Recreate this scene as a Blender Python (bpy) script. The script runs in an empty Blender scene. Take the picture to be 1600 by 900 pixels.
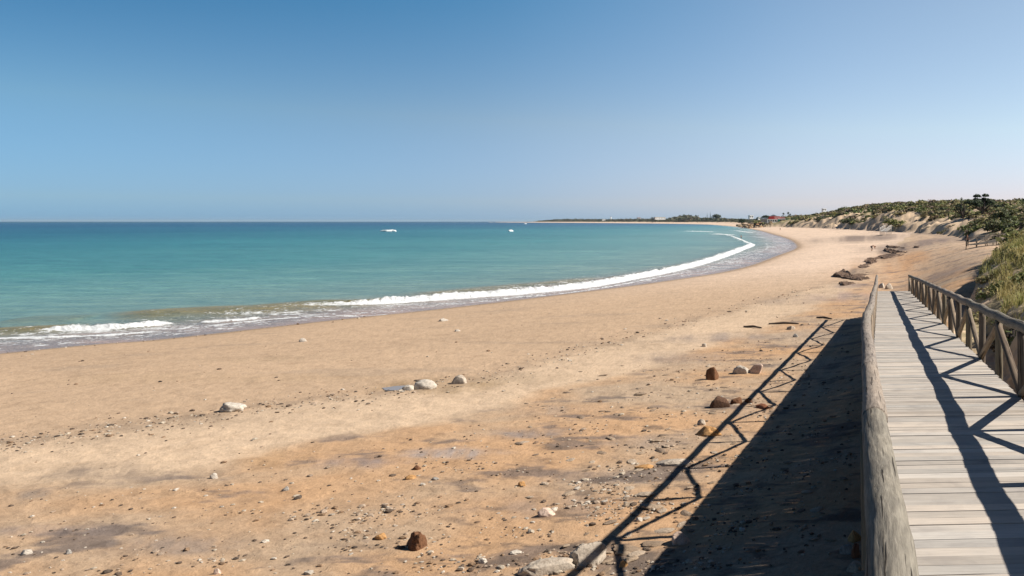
import bpy, math, random
import numpy as np
from mathutils import Vector, Matrix, Euler

R = math.radians
rng = np.random.default_rng(7)
random.seed(7)
sc = bpy.context.scene

# ------------------------------------------------------------------ camera
CZ = 7.2                      # eye height over the sea
F = 1300.0                    # focal length in pixels of the 1600 px wide photograph
VX, VY = 1373.0, 346.0        # where the view axis meets the picture
cd = bpy.data.cameras.new('camera')
cam = bpy.data.objects.new('camera', cd)
sc.collection.objects.link(cam)
cam.location = (0, 0, CZ)
cam.rotation_euler = (R(90), 0, 0)
cd.sensor_width = 36
cd.lens = 36 * F / 1600
cd.shift_x = -(VX - 800) / 1600
cd.shift_y = -(450 - VY) / 1600
cd.clip_start = 0.05
cd.clip_end = 120000
sc.camera = cam
sc.render.resolution_x, sc.render.resolution_y = 1024, 576

# ------------------------------------------------------------------ sky and sun
EL, AZ = R(41.0), R(6.0)      # elevation; azimuth from +X towards +Y
SUN = Vector((math.cos(EL) * math.cos(AZ), math.cos(EL) * math.sin(AZ), math.sin(EL)))
w = bpy.data.worlds.new('World')
sc.world = w
w.use_nodes = True
nt = w.node_tree
for n in list(nt.nodes):
    nt.nodes.remove(n)
sky = nt.nodes.new('ShaderNodeTexSky')
sky.sky_type = 'NISHITA'
sky.sun_disc = False
sky.sun_elevation = EL
sky.sun_rotation = math.atan2(SUN.x, SUN.y)
sky.altitude = 0
sky.air_density = 1.0
sky.dust_density = 0.2
sky.ozone_density = 3.0
bg = nt.nodes.new('ShaderNodeBackground')
bg.inputs[1].default_value = 0.064
wo = nt.nodes.new('ShaderNodeOutputWorld')
# tint added by world direction: bluer to the left, paler to the right
tc = nt.nodes.new('ShaderNodeTexCoord'); sx = nt.nodes.new('ShaderNodeSeparateXYZ')
nt.links.new(tc.outputs['Generated'], sx.inputs[0])
def mrange(src, a, b_):
    m_ = nt.nodes.new('ShaderNodeMapRange'); m_.inputs['From Min'].default_value = a; m_.inputs['From Max'].default_value = b_
    nt.links.new(src, m_.inputs[0]); return m_.outputs[0]
tx, te = mrange(sx.outputs[0], -.76, .17), mrange(sx.outputs[2], .0, .24)
def wmix(f, a, b_, blend='MIX'):
    m_ = nt.nodes.new('ShaderNodeMix'); m_.data_type = 'RGBA'; m_.blend_type = blend
    if isinstance(f, float): m_.inputs[0].default_value = f
    else: nt.links.new(f, m_.inputs[0])
    for q_, i_ in ((a, 6), (b_, 7)):
        if isinstance(q_, tuple): m_.inputs[i_].default_value = (*q_, 1)
        else: nt.links.new(q_, m_.inputs[i_])
    return m_.outputs[2]
def azramp(stops):
    r_ = nt.nodes.new('ShaderNodeValToRGB'); r_.color_ramp.interpolation = 'CARDINAL'
    e_ = r_.color_ramp.elements
    while len(e_) < len(stops): e_.new(.5)
    for k_, (p_, c_) in enumerate(stops):
        e_[k_].position = p_; e_[k_].color = tuple(q_ / 2 for q_ in c_) + (1,)
    nt.links.new(tx, r_.inputs[0])
    return r_.outputs[0]
lowc = azramp([(0, (.41, .68, 1.15)), (.39, (.69, .85, 1.32)), (.675, (1.17, 1.12, 1.50)), (1, (1.39, 1.23, 1.58))])
midc = azramp([(0, (.50, .75, .93)), (.36, (.86, .93, 1.05)), (.675, (1.50, 1.38, 1.40)), (1, (1.80, 1.58, 1.50))])
highc = azramp([(0, (.16, .55, .73)), (.39, (.55, .95, 1.09)), (.675, (1.41, 1.45, 1.41)), (1, (1.92, 1.68, 1.47))])
fac = wmix(mrange(sx.outputs[2], .11, .245), wmix(mrange(sx.outputs[2], .03, .11), lowc, midc), highc)
fac = wmix(1.0, fac, wmix(mrange(sx.outputs[2], .0, .022), (.70, .93, 1.16), (1.0, 1.0, 1.0)), 'MULTIPLY')
# unseen sky dimmed overhead, at the sides and behind, to deepen the shade
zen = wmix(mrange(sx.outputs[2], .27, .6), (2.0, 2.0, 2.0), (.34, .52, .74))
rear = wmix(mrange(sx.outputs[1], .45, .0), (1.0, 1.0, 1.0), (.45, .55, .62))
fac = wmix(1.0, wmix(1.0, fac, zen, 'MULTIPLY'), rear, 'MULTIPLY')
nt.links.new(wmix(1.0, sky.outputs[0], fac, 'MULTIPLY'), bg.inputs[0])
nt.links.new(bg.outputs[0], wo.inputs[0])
ld = bpy.data.lights.new('sun', 'SUN')
ld.energy = 4.9
ld.angle = R(0.5)
ld.color = (1.0, 0.93, 0.84)
lo = bpy.data.objects.new('sun', ld)
sc.collection.objects.link(lo)
lo.rotation_euler = (-SUN).to_track_quat('-Z', 'Y').to_euler()
sc.view_settings.view_transform = 'Standard'
sc.view_settings.look = 'None'
sc.view_settings.gamma = 1
sc.view_settings.use_curve_mapping = False
sc.view_settings.exposure = 0.58
sc.cycles.max_bounces = 5
sc.cycles.diffuse_bounces = 2
sc.cycles.volume_bounces = 0
sc.cycles.use_denoising = True
sc.cycles.sample_clamp_indirect = 6

# ------------------------------------------------------------------ numpy noise
_perm = np.random.default_rng(3).permutation(4096).astype(np.int32)
_perm = np.concatenate([_perm, _perm, _perm])
_ga = np.random.default_rng(4).random(4096) * 2 * np.pi
_gx, _gy = np.cos(_ga).astype(np.float32), np.sin(_ga).astype(np.float32)

def perlin(x, y):
    xi = np.floor(x).astype(np.int32); yi = np.floor(y).astype(np.int32)
    xf = (x - xi).astype(np.float32); yf = (y - yi).astype(np.float32)
    u = xf * xf * xf * (xf * (xf * 6 - 15) + 10)
    v = yf * yf * yf * (yf * (yf * 6 - 15) + 10)
    def g(i, j, dx, dy):
        h = _perm[(_perm[i & 4095] + j) & 4095]
        return _gx[h] * dx + _gy[h] * dy
    a = g(xi, yi, xf, yf); b = g(xi + 1, yi, xf - 1, yf)
    c = g(xi, yi + 1, xf, yf - 1); d = g(xi + 1, yi + 1, xf - 1, yf - 1)
    return (a + (b - a) * u + ((c + (d - c) * u) - (a + (b - a) * u)) * v) * 1.5

def fbm(x, y, o=4, lac=2.03, gain=0.5):
    s = 0; a = 1.0; t = 0
    x = np.asarray(x, dtype=np.float64); y = np.asarray(y, dtype=np.float64)
    for k in range(o):
        s = s + a * perlin(x + 17.3 * k, y - 9.7 * k); t += a
        a *= gain; x = x * lac; y = y * lac
    return s / t

def smooth(a, b, x):
    t = np.clip((x - a) / (b - a), 0, 1)
    return t * t * (3 - 2 * t)

# ------------------------------------------------------------------ shore and dune-foot lines (world metres)
def gp(px, py, z=0.0):
    """the point at height z seen at a pixel of the photograph"""
    d = (CZ - z) * F / (py - VY)
    return ((px - VX) / F * d, d)

def catmull(P, n):
    P = np.array(P, float); out = []
    Q = np.vstack([2 * P[0] - P[1], P, 2 * P[-1] - P[-2]])
    for i in range(1, len(Q) - 2):
        p0, p1, p2, p3 = Q[i - 1], Q[i], Q[i + 1], Q[i + 2]
        for k in range(n):
            t = k / n
            out.append(0.5 * ((2 * p1) + (-p0 + p2) * t + (2 * p0 - 5 * p1 + 4 * p2 - p3) * t * t + (-p0 + 3 * p1 - 3 * p2 + p3) * t ** 3))
    out.append(P[-1])
    return np.array(out)

def linedist(x, y, L, vals=None):
    """signed distance to a polyline (positive on its right side) and values interpolated along it"""
    x = np.asarray(x, np.float32); y = np.asarray(y, np.float32)
    best = np.full(x.shape, 1e12, np.float32); sgn = np.ones(x.shape, np.float32)
    par = np.zeros(x.shape, np.float32)
    for i in range(len(L) - 1):
        ax, ay = float(L[i, 0]), float(L[i, 1]); bx, by = float(L[i + 1, 0]) - ax, float(L[i + 1, 1]) - ay
        l2 = bx * bx + by * by + 1e-9
        dx = x - ax; dy = y - ay
        t = np.clip((dx * bx + dy * by) / l2, 0, 1)
        ex = dx - t * bx; ey = dy - t * by
        d = ex * ex + ey * ey
        m = d < best
        best = np.where(m, d, best)
        sgn = np.where(m, np.where(dx * by - dy * bx >= 0, 1.0, -1.0), sgn)
        par = np.where(m, i + t, par)
    d = np.sqrt(best) * sgn
    if vals is None:
        return d, par
    k = np.arange(len(L))
    return d, [np.interp(par, k, L[:, 2 + j]) for j in range(vals)]

shore_px = [(0, 552), (250, 530), (500, 502), (700, 481), (900, 457), (1030, 440), (1150, 420), (1215, 398),
            (1242, 386), (1230, 374), (1205, 366), (1178, 359), (1140, 353.6), (1090, 350.4), (1000, 349.0), (900, 348.2), (800, 347.5), (772, 347.2)]
SH = catmull([(-95, -40), (-62, 15)] + [gp(*p) for p in shore_px] + [(-3300, 7900), (-1500, 9500), (3000, 10000)], 5)
FT = catmull([  # x, y, foot height, dune height, dune width, beach run-up length, scarp share
    (0.6, -30, 1.9, 3.3, 0.9, 5, 0), (0.6, 5, 1.9, 3.1, 0.9, 5, 0), (0.7, 15, 1.9, 2.6, 0.9, 5, 0), (1.1, 22, 2.1, 2.1, 1.1, 5, .1), (2.7, 31, 2.4, 2.4, 1.7, 6, .2),
    (4.6, 43, 2.9, 3.1, 1.5, 7, .4), (7.0, 53, 3.5, 2.7, 1.8, 8, .35), (9.3, 65, 4.0, 3.0, 2.1, 9, .3), (13, 85, 4.0, 3.8, 7, 12, .2),
    (15.5, 110, 4.0, 6.5, 13, 15, .1), (17.6, 160, 3.4, 6.8, 15, 18, .14), (20, 240, 3.0, 7.8, 20, 20, .16), (17, 320, 2.6, 11.2, 23, 20, .16),
    (2, 420, 2.2, 14.6, 25, 20, .15), (-34, 600, 2.0, 18.6, 30, 22, .12), (-72, 750, 1.6, 20, 34, 20, .11), (-106, 850, 1.2, 13, 34, 10, .2),
    (-141, 885, 1.0, 4.5, 10, 8, .4), (-150, 985, 1.6, 10.5, 25, 20, .1), (-215, 1400, 3.5, 6, 30, 25, .3), (-430, 2300, 4.3, 5, 50, 35, .3),
    (-800, 3150, 4.4, 5, 60, 40, .2), (-1430, 4350, 4.4, 6, 80, 50, .2), (-2350, 6100, 4.0, 5, 80, 50, .2), (-2900, 7300, 3.5, 3, 80, 50, .2),
    (-1500, 9000, 3, 3, 80, 50, .2), (3000, 9600, 3, 3, 80, 50, .2)], 4)

def upsample(a, ri, ci, nr, nc):
    t = np.stack([np.interp(np.arange(nr), ri, a[:, j]) for j in range(a.shape[1])], 1)
    f = np.arange(nc); k = np.clip(np.searchsorted(ci, f, side='right') - 1, 0, len(ci) - 2)
    w_ = (f - ci[k]) / (ci[k + 1] - ci[k])
    return t[:, k] * (1 - w_) + t[:, k + 1] * w_

def linegrid(X, Y, L, vals=None, step=5):
    """linedist on a thinned grid, interpolated back: distances are smooth"""
    nr, nc = X.shape
    ri = np.unique(np.append(np.arange(0, nr, step), nr - 1)); ci = np.unique(np.append(np.arange(0, nc, step), nc - 1))
    d, r = linedist(X[np.ix_(ri, ci)], Y[np.ix_(ri, ci)], L, vals)
    if vals is None:
        return upsample(d, ri, ci, nr, nc), None
    return upsample(d, ri, ci, nr, nc), [upsample(a, ri, ci, nr, nc) for a in r]

def terrain(x, y, full=False):
    x = np.asarray(x, float); y = np.asarray(y, float)
    ld = linegrid if x.ndim == 2 else linedist
    u, _ = ld(x, y, SH)
    v, (zf, h, wd, run, sca) = ld(x, y, FT, 5)
    dist = np.hypot(x, y)
    nz = fbm(x / 9, y / 9, 4)
    # the foot wanders in and out
    vn = v + np.clip(wd, 0, 12) * 0.35 * fbm(x / (4 + wd), y / (4 + wd), 3)
    sp_ = (y + .45 * x) / 26 + 1.1 * fbm(x / 40, y / 40, 2)
    saw = sp_ - np.floor(sp_); saw = np.where(saw < .8, saw / .8, (1 - saw) / .2)
    vn = vn + smooth(130, 220, dist) * smooth(840, 740, y) * smooth(-5, 12, v) * 15 * (saw - .55) * (.6 + .8 * (fbm(np.floor(sp_) * 3.7, x * 0 + 2.2, 1) + .3))
    zb = np.where(u > 0, 1.75 * (1 - np.exp(-np.maximum(u, 0) / 20)), u * 0.05)
    s = smooth(-1, 0, v / run)
    z = zb * (1 - s) + zf * s
    vv = np.maximum(vn, 0)
    scn = smooth(-.45, .35, fbm(x / 9 + 70, y / 14, 3))
    scarp = smooth(0, 1, vv / (0.10 * wd + 0.5 + 1.2 * (1 - scn) * wd * .12)) * sca
    z = z + h * (scarp + (1 - sca) * (1 - np.exp(-(vv / wd) ** 1.25)))
    # gullies and hummocks on the dune
    g = smooth(0, 1.0, vv / (0.5 * wd))
    z = z + g * h * (0.16 * fbm(x / 14, y / 14, 4) + 0.10 * fbm((x + y) / 5, (x - y) / 16, 3)) * (dist > 70)
    z = z + g * 0.28 * fbm(x / 1.7, y / 1.7, 3) * (dist <= 70)
    # sand banked up under and beside the boardwalk
    bz = CZ - 1.773 - 0.0476 * y - .45 + .12 * fbm(x / 1.2, y / 1.5, 3)
    z = z + smooth(.15, 1.5, x + .25 * fbm(x, y / 1.8, 2)) * np.maximum(bz - z, 0) * smooth(51, 45, y) * (y > -40)
    zc = np.interp(y, [-40, 10, 20, 30, 40], [7.2, 5.55, 5.05, 4.9, 5.1]) + .18 * fbm(x / 1.3, y / 2.1, 3)
    xb = x + .45 * fbm(x / 1.5 + 5, y / 1.6, 3) - .10 * np.maximum(y - 15, 0)
    z = z + smooth(2.25, 3.15, xb) * np.maximum(zc - z, 0) * smooth(31, 21, y) * (y > -40)
    near = smooth(900, 200, dist)
    onb = smooth(0.5, 7, u)
    z = z + onb * near * (0.07 * nz + 0.035 * fbm(x / 3.1, y / 2.2, 3) * smooth(22, 36, u) * (1 - g) + 0.018 * fbm(x / .5, y / .5, 2))
    z = z - smooth(24, 34, u) * smooth(1, -2, v) * smooth(70, 35, dist) * .055 * np.abs(fbm(x / 2.0, y / .8 + .25 * x, 4)) ** .7
    if full:
        return z, u, v, h, wd, vn
    return z

def ground_at(px, py):
    """march a view ray of the photograph to the terrain: used to place things where the photo shows them"""
    ds = 6 * 1.012 ** np.arange(0, 640)
    xs = (px - VX) / F * ds; zs = CZ - (py - VY) / F * ds
    t = terrain(xs, ds)
    k = np.argmax(t >= zs)
    if t[k] < zs[k]:
        k = len(ds) - 1
    a, b = ds[max(k - 1, 0)], ds[k]
    for _ in range(2):
        dd = np.linspace(a, b, 12)
        t = terrain((px - VX) / F * dd, dd); zz = CZ - (py - VY) / F * dd
        k = max(int(np.argmax(t >= zz)), 1)
        a, b = dd[k - 1], dd[k]
    return float((px - VX) / F * b), float(b), float(t[k])

# ------------------------------------------------------------------ object helpers
COL = sc.collection

def mesh_np(name, verts, faces, mat=None, attrs=None, parent=None, shade=False, midx=None):
    verts = np.asarray(verts, np.float32); faces = np.asarray(faces, np.int32)
    me = bpy.data.meshes.new(name)
    me.vertices.add(len(verts)); me.vertices.foreach_set('co', verts.ravel())
    k = faces.shape[1]
    me.loops.add(faces.size); me.loops.foreach_set('vertex_index', faces.ravel())
    me.polygons.add(len(faces)); me.polygons.foreach_set('loop_start', np.arange(0, faces.size, k, dtype=np.int32))
    if midx is not None:
        me.polygons.foreach_set('material_index', np.asarray(midx, np.int32))
    me.update(calc_edges=True); me.validate()
    me.polygons.foreach_set('use_smooth', np.full(len(me.polygons), shade))
    for an, av in (attrs or {}).items():
        av = np.asarray(av, np.float32)
        if av.ndim == 1:
            a = me.attributes.new(an, 'FLOAT', 'POINT'); a.data.foreach_set('value', av)
        elif an == 'wuv':
            a = me.attributes.new(an, 'FLOAT_VECTOR', 'POINT'); a.data.foreach_set('vector', av.ravel())
        else:
            a = me.attributes.new(an, 'FLOAT_COLOR', 'POINT')
            a.data.foreach_set('color', np.hstack([av, np.ones((len(av), 1), np.float32)]).ravel())
    for m in (mat if isinstance(mat, (list, tuple)) else [mat] if mat else []):
        me.materials.append(m)
    o = bpy.data.objects.new(name, me)
    COL.objects.link(o)
    if parent:
        o.parent = parent
    return o

class MB:
    """collects boxes, tubes and loose pieces into one mesh"""
    def __init__(s):
        s.v = []; s.f = []; s.c = []; s.n = 0; s.w = []
    def add(s, v, f, col=(1, 1, 1), wuv=None):
        v = np.asarray(v, float); f = np.asarray(f, int)
        if f.shape[1] == 3:
            f = np.hstack([f, f[:, 2:3]])
        s.v.append(v); s.f.append(f + s.n); s.n += len(v)
        c = np.asarray(col, float)
        s.c.append(np.tile(c, (len(v), 1)) if c.ndim == 1 else c)
        s.w.append(v.copy() if wuv is None else np.asarray(wuv, float))
        return s
    def box(s, c, d, rot=None, col=(1, 1, 1), off=None, taper=0):
        x, y, z = d[0] / 2, d[1] / 2, d[2] / 2
        v = np.array([(a * x, b * (y - (taper if e > 0 else 0)), e * z) for a in (-1, 1) for b in (-1, 1) for e in (-1, 1)])
        loc = v.copy()
        if rot is not None:
            v = v @ np.array(Euler(rot).to_matrix()).T
        f = [(0, 1, 3, 2), (4, 6, 7, 5), (0, 4, 5, 1), (2, 3, 7, 6), (0, 2, 6, 4), (1, 5, 7, 3)]
        ww = loc + (np.array(off) if off is not None else np.array(c))
        return s.add(v + np.array(c), f, col, ww)
    def tube(s, P, r, seg=12, col=(1, 1, 1), rough=0.0, seed=0, rings=None, cap=True):
        P = np.array(P, float)
        r = np.full(len(P), r, float) if np.isscalar(r) else np.array(r, float)
        if rings:
            t0 = np.concatenate([[0], np.cumsum(np.linalg.norm(np.diff(P, axis=0), axis=1))])
            t = np.linspace(0, t0[-1], rings)
            r = np.interp(t, t0, r); P = np.stack([np.interp(t, t0, P[:, i]) for i in range(3)], 1)
        n = len(P)
        al = np.concatenate([[0], np.cumsum(np.linalg.norm(np.diff(P, axis=0), axis=1))])
        T = np.gradient(P, axis=0); T /= np.linalg.norm(T, axis=1)[:, None] + 1e-9
        ref = np.array((0, 0, 1.0)) if abs(T[0, 2]) < .9 else np.array((1.0, 0, 0))
        a = np.arange(seg) / seg * 2 * np.pi
        V = []; W = []
        for i in range(n):
            u = np.cross(T[i], ref); u /= np.linalg.norm(u); vv = np.cross(u, T[i])
            rr = np.full(seg, r[i])
            if rough:
                rr = rr * (1 + rough * fbm(np.cos(a) * 1.1 + seed * 7.7 + 30, np.sin(a) * 1.1 + al[i] * 1.3, 3)
                           + rough * .5 * fbm(a * 3 * np.abs(np.sin(a / 2)) + seed, np.full(seg, al[i] * 4.0), 2))
            V.append(P[i] + np.outer(rr * np.cos(a), u) + np.outer(rr * np.sin(a), vv))
            W.append(np.stack([np.cos(a) * r[i] + seed * 3.1, np.sin(a) * r[i] + seed * 1.7, np.full(seg, al[i])], 1))
        V = np.vstack(V); W = np.vstack(W)
        f = []
        for i in range(n - 1):
            for j in range(seg):
                k = (j + 1) % seg
                f.append((i * seg + j, i * seg + k, (i + 1) * seg + k, (i + 1) * seg + j))
        if cap:
            for e, i in ((0, 0), (1, n - 1)):
                c = len(V)
                V = np.vstack([V, P[i][None]]); W = np.vstack([W, [[seed * 3.1, seed * 1.7, al[i]]]])
                for j in range(seg):
                    k = (j + 1) % seg
                    f.append((i * seg + j, i * seg + k, c, c)[::1] if e else (i * seg + k, i * seg + j, c, c))
        return s.add(V, f, col, W)
    def build(s, name, mat, parent=None, shade=False):
        f = np.vstack(s.f)
        tri = f[:, 2] == f[:, 3]
        me_v = np.vstack(s.v)
        return poly_build(name, me_v, f, tri, mat, parent, shade, np.vstack(s.c), np.vstack(s.w))

def poly_build(name, v, f, tri, mat, parent, shade, col, wuv):
    me = bpy.data.meshes.new(name)
    me.vertices.add(len(v)); me.vertices.foreach_set('co', v.astype(np.float32).ravel())
    q = f[~tri]; t = f[tri][:, :3]
    loops = np.concatenate([q.ravel(), t.ravel()]).astype(np.int32)
    me.loops.add(len(loops)); me.loops.foreach_set('vertex_index', loops)
    ls = np.concatenate([np.arange(len(q)) * 4, len(q) * 4 + np.arange(len(t)) * 3]).astype(np.int32)
    me.polygons.add(len(ls)); me.polygons.foreach_set('loop_start', ls)
    me.update(calc_edges=True); me.validate()
    me.polygons.foreach_set('use_smooth', np.full(len(me.polygons), shade))
    a = me.attributes.new('col', 'FLOAT_COLOR', 'POINT')
    a.data.foreach_set('color', np.hstack([col, np.ones((len(col), 1))]).astype(np.float32).ravel())
    a = me.attributes.new('wuv', 'FLOAT_VECTOR', 'POINT'); a.data.foreach_set('vector', wuv.astype(np.float32).ravel())
    if mat:
        me.materials.append(mat)
    o = bpy.data.objects.new(name, me); COL.objects.link(o)
    if parent:
        o.parent = parent
    return o

def tag(o, label=None, cat=None, group=None, kind=None):
    if label: o['label'] = label
    if cat: o['category'] = cat
    if group: o['group'] = group
    if kind: o['kind'] = kind
    return o

def empty(name, loc, rz=0, label=None, cat=None, group=None):
    o = bpy.data.objects.new(name, None); COL.objects.link(o)
    o.location = loc; o.rotation_euler = (0, 0, rz); o.empty_display_size = .2
    return tag(o, label, cat, group)

# ------------------------------------------------------------------ materials
def mat(name, base=(.5, .5, .5), rough=.8, spec=.3):
    m = bpy.data.materials.new(name); m.use_nodes = True
    b = m.node_tree.nodes['Principled BSDF']
    b.inputs['Base Color'].default_value = (*base, 1)
    b.inputs['Roughness'].default_value = rough
    b.inputs['Specular IOR Level'].default_value = spec
    return m, m.node_tree, b

def N(t, kind, **kw):
    n = t.nodes.new(kind)
    for k, v in kw.items():
        if k.startswith('i_'):
            n.inputs[k[2:].replace('_', ' ')].default_value = v
        else:
            setattr(n, k, v)
    return n

def attr(t, name):
    n = t.nodes.new('ShaderNodeAttribute'); n.attribute_name = name
    return n

def ramp(t, src, stops):
    r = t.nodes.new('ShaderNodeValToRGB')
    e = r.color_ramp.elements
    while len(e) < len(stops):
        e.new(.5)
    for k, (p, c) in enumerate(stops):
        e[k].position = p
        e[k].color = (*c, 1) if len(c) == 3 else c
    t.links.new(src, r.inputs[0])
    return r

def mul(t, a, b, fac=1.0, mode='MULTIPLY'):
    m = t.nodes.new('ShaderNodeMix'); m.data_type = 'RGBA'; m.blend_type = mode
    if isinstance(fac, (int, float)):
        m.inputs[0].default_value = fac
    else:
        t.links.new(fac, m.inputs[0])
    for s, i in ((a, 6), (b, 7)):
        if isinstance(s, tuple):
            m.inputs[i].default_value = (*s, 1)
        else:
            t.links.new(s, m.inputs[i])
    return m.outputs[2]

def noise(t, vec, scale, detail=4, rough=.6, dist=0, mapscale=None):
    n = N(t, 'ShaderNodeTexNoise', i_Scale=scale, i_Detail=detail, i_Roughness=rough, i_Distortion=dist)
    if mapscale:
        mp = N(t, 'ShaderNodeMapping'); mp.inputs['Scale'].default_value = mapscale
        t.links.new(vec, mp.inputs[0]); vec = mp.outputs[0]
    t.links.new(vec, n.inputs['Vector'])
    return n.outputs['Fac']

def bump(t, b, src, strength, dist, prev=None):
    n = N(t, 'ShaderNodeBump', i_Strength=strength, i_Distance=dist)
    t.links.new(src, n.inputs['Height'])
    if prev is not None:
        t.links.new(prev, n.inputs['Normal'])
    t.links.new(n.outputs[0], b.inputs['Normal'])
    return n.outputs[0]

# sand
M_sand, t, b = mat('sand', rough=.92, spec=.15)
geo = N(t, 'ShaderNodeNewGeometry').outputs['Position']
c = attr(t, 'col').outputs['Color']
n1 = noise(t, geo, 1.3, 5, .65, .4)
n2 = noise(t, geo, 9, 4, .7, .3)
n3 = noise(t, geo, 45, 3, .7)
c = mul(t, c, ramp(t, n1, [(.25, (.82, .80, .78)), (.5, (1, 1, 1)), (.8, (1.08, 1.07, 1.05))]).outputs[0])
c = mul(t, c, ramp(t, n2, [(.28, (.80, .77, .74)), (.45, (1, 1, 1)), (.75, (1.08, 1.07, 1.06))]).outputs[0], .8)
# grains of shell grit and dark wrack fragments where the beach is pebbly
peb = attr(t, 'peb').outputs['Fac']
sp = ramp(t, n3, [(.30, (.45, .38, .32)), (.40, (1, 1, 1)), (.66, (1, 1, 1)), (.76, (1.35, 1.36, 1.38))])
c = mul(t, c, sp.outputs[0], peb)
n4 = noise(t, geo, 16, 3, .75, .6)
sp2 = ramp(t, n4, [(.27, (.34, .28, .24)), (.35, (1, 1, 1)), (.68, (1, 1, 1)), (.78, (1.3, 1.31, 1.33))])
c = mul(t, c, sp2.outputs[0], peb)
t.links.new(c, b.inputs['Base Color'])
wet = attr(t, 'wet').outputs['Fac']
rr = N(t, 'ShaderNodeMapRange'); rr.inputs['To Min'].default_value = .93; rr.inputs['To Max'].default_value = .28
t.links.new(wet, rr.inputs[0]); t.links.new(rr.outputs[0], b.inputs['Roughness'])
p = bump(t, b, n1, .2, .25)
p = bump(t, b, n2, .4, .05, p)
bump(t, b, n3, .45, .014, p)

# sea
M_sea, t, b = mat('sea_water', rough=.25, spec=.12)
geo = N(t, 'ShaderNodeNewGeometry').outputs['Position']
col = attr(t, 'col').outputs['Color']
foam = attr(t, 'foam').outputs['Fac']
stir = attr(t, 'stir').outputs['Fac']
w1 = noise(t, geo, .012, 6, .6, .3, (1, 2.6, 1))
w2 = noise(t, geo, .22, 5, .65, .3, (.7, 1.6, 1))
col = mul(t, col, ramp(t, w1, [(.3, (.72, .82, .88)), (.5, (1, 1, 1)), (.7, (1.22, 1.12, 1.08))]).outputs[0], .8)
col = mul(t, col, ramp(t, w2, [(.3, (.66, .78, .84)), (.5, (1, 1, 1)), (.72, (1.35, 1.22, 1.16))]).outputs[0], .8)
fn = noise(t, geo, 3.4, 6, .8, .8)
fn2 = noise(t, geo, .9, 5, .75, 1.2)
ad = N(t, 'ShaderNodeMath', operation='ADD'); t.links.new(fn, ad.inputs[0]); t.links.new(fn2, ad.inputs[1])
ml = N(t, 'ShaderNodeMath', operation='MULTIPLY_ADD'); ml.inputs[1].default_value = 2.1; ml.inputs[2].default_value = -2.1
t.links.new(ad.outputs[0], ml.inputs[0])
a2 = N(t, 'ShaderNodeMath', operation='ADD'); t.links.new(ml.outputs[0], a2.inputs[0]); t.links.new(foam, a2.inputs[1])
fr = ramp(t, a2.outputs[0], [(.44, (0, 0, 0)), (.58, (1, 1, 1))])
fm = N(t, 'ShaderNodeMath', operation='MULTIPLY'); t.links.new(fr.outputs[0], fm.inputs[0])
gt = N(t, 'ShaderNodeMath', operation='GREATER_THAN'); gt.inputs[1].default_value = .02
t.links.new(foam, gt.inputs[0]); t.links.new(gt.outputs[0], fm.inputs[1])
c2 = mul(t, col, (.70, .72, .72), fm.outputs[0], 'MIX')
t.links.new(c2, b.inputs['Base Color'])
rm = N(t, 'ShaderNodeMapRange'); rm.inputs['To Min'].default_value = .24; rm.inputs['To Max'].default_value = .9
t.links.new(fm.outputs[0], rm.inputs[0]); t.links.new(rm.outputs[0], b.inputs['Roughness'])
h1 = noise(t, geo, .5, 5, .65, .3, (.8, 1.5, 1))
h2 = noise(t, geo, 2.2, 4, .65, .2)
p = bump(t, b, h1, .8, .6)
p = bump(t, b, h2, .5, .10, p)
bump(t, b, fn, .9, .12, p)

def wood(name, c0, c1, grain=(1, 1, 1), gscale=26, crack=True, rough=.85, bs=.5, thr=.345):
    m, t, b = mat(name, rough=rough, spec=.2)
    v = attr(t, 'wuv').outputs['Vector']
    col = attr(t, 'col').outputs['Color']
    g = noise(t, v, gscale, 6, .7, .25, grain)
    big = noise(t, v, 2.2, 4, .6, .3)
    rp = ramp(t, g, [(.25, c0), (.5, tuple((a + b_) / 2 for a, b_ in zip(c0, c1))), (.75, c1)])
    c = mul(t, rp.outputs[0], col)
    c = mul(t, c, ramp(t, big, [(.3, (.78, .78, .8)), (.5, (1, 1, 1)), (.75, (1.12, 1.1, 1.08))]).outputs[0])
    pr = bump(t, b, g, bs, .006)
    if crack:
        k = noise(t, v, gscale * .62, 3, .55, .5, tuple(a * (.30 if a < .5 else 1) for a in grain))
        kr = ramp(t, k, [(thr, (.20, .18, .17)), (thr + .035, (1, 1, 1))])
        c = mul(t, c, kr.outputs[0])
        bump(t, b, kr.outputs[0], .8, .012, pr)
    t.links.new(c, b.inputs['Base Color'])
    return m
M_log = wood('weathered_log', (.115, .095, .078), (.37, .315, .265), (1, 1, .09), 70, bs=.8)
M_post = wood('post_wood', (.085, .066, .050), (.23, .185, .14), (1, 1, .08), 50)
M_plank = wood('plank_wood', (.38, .34, .295), (.56, .515, .455), (.05, 1, 1), 46, crack=True, bs=.3, thr=.275)
M_beam = wood('beam_wood', (.10, .085, .07), (.20, .17, .14), (1, .08, 1), 40)
M_pale = wood('bleached_wood', (.40, .38, .35), (.60, .57, .53), (1, 1, .3), 8, crack=False)

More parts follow.
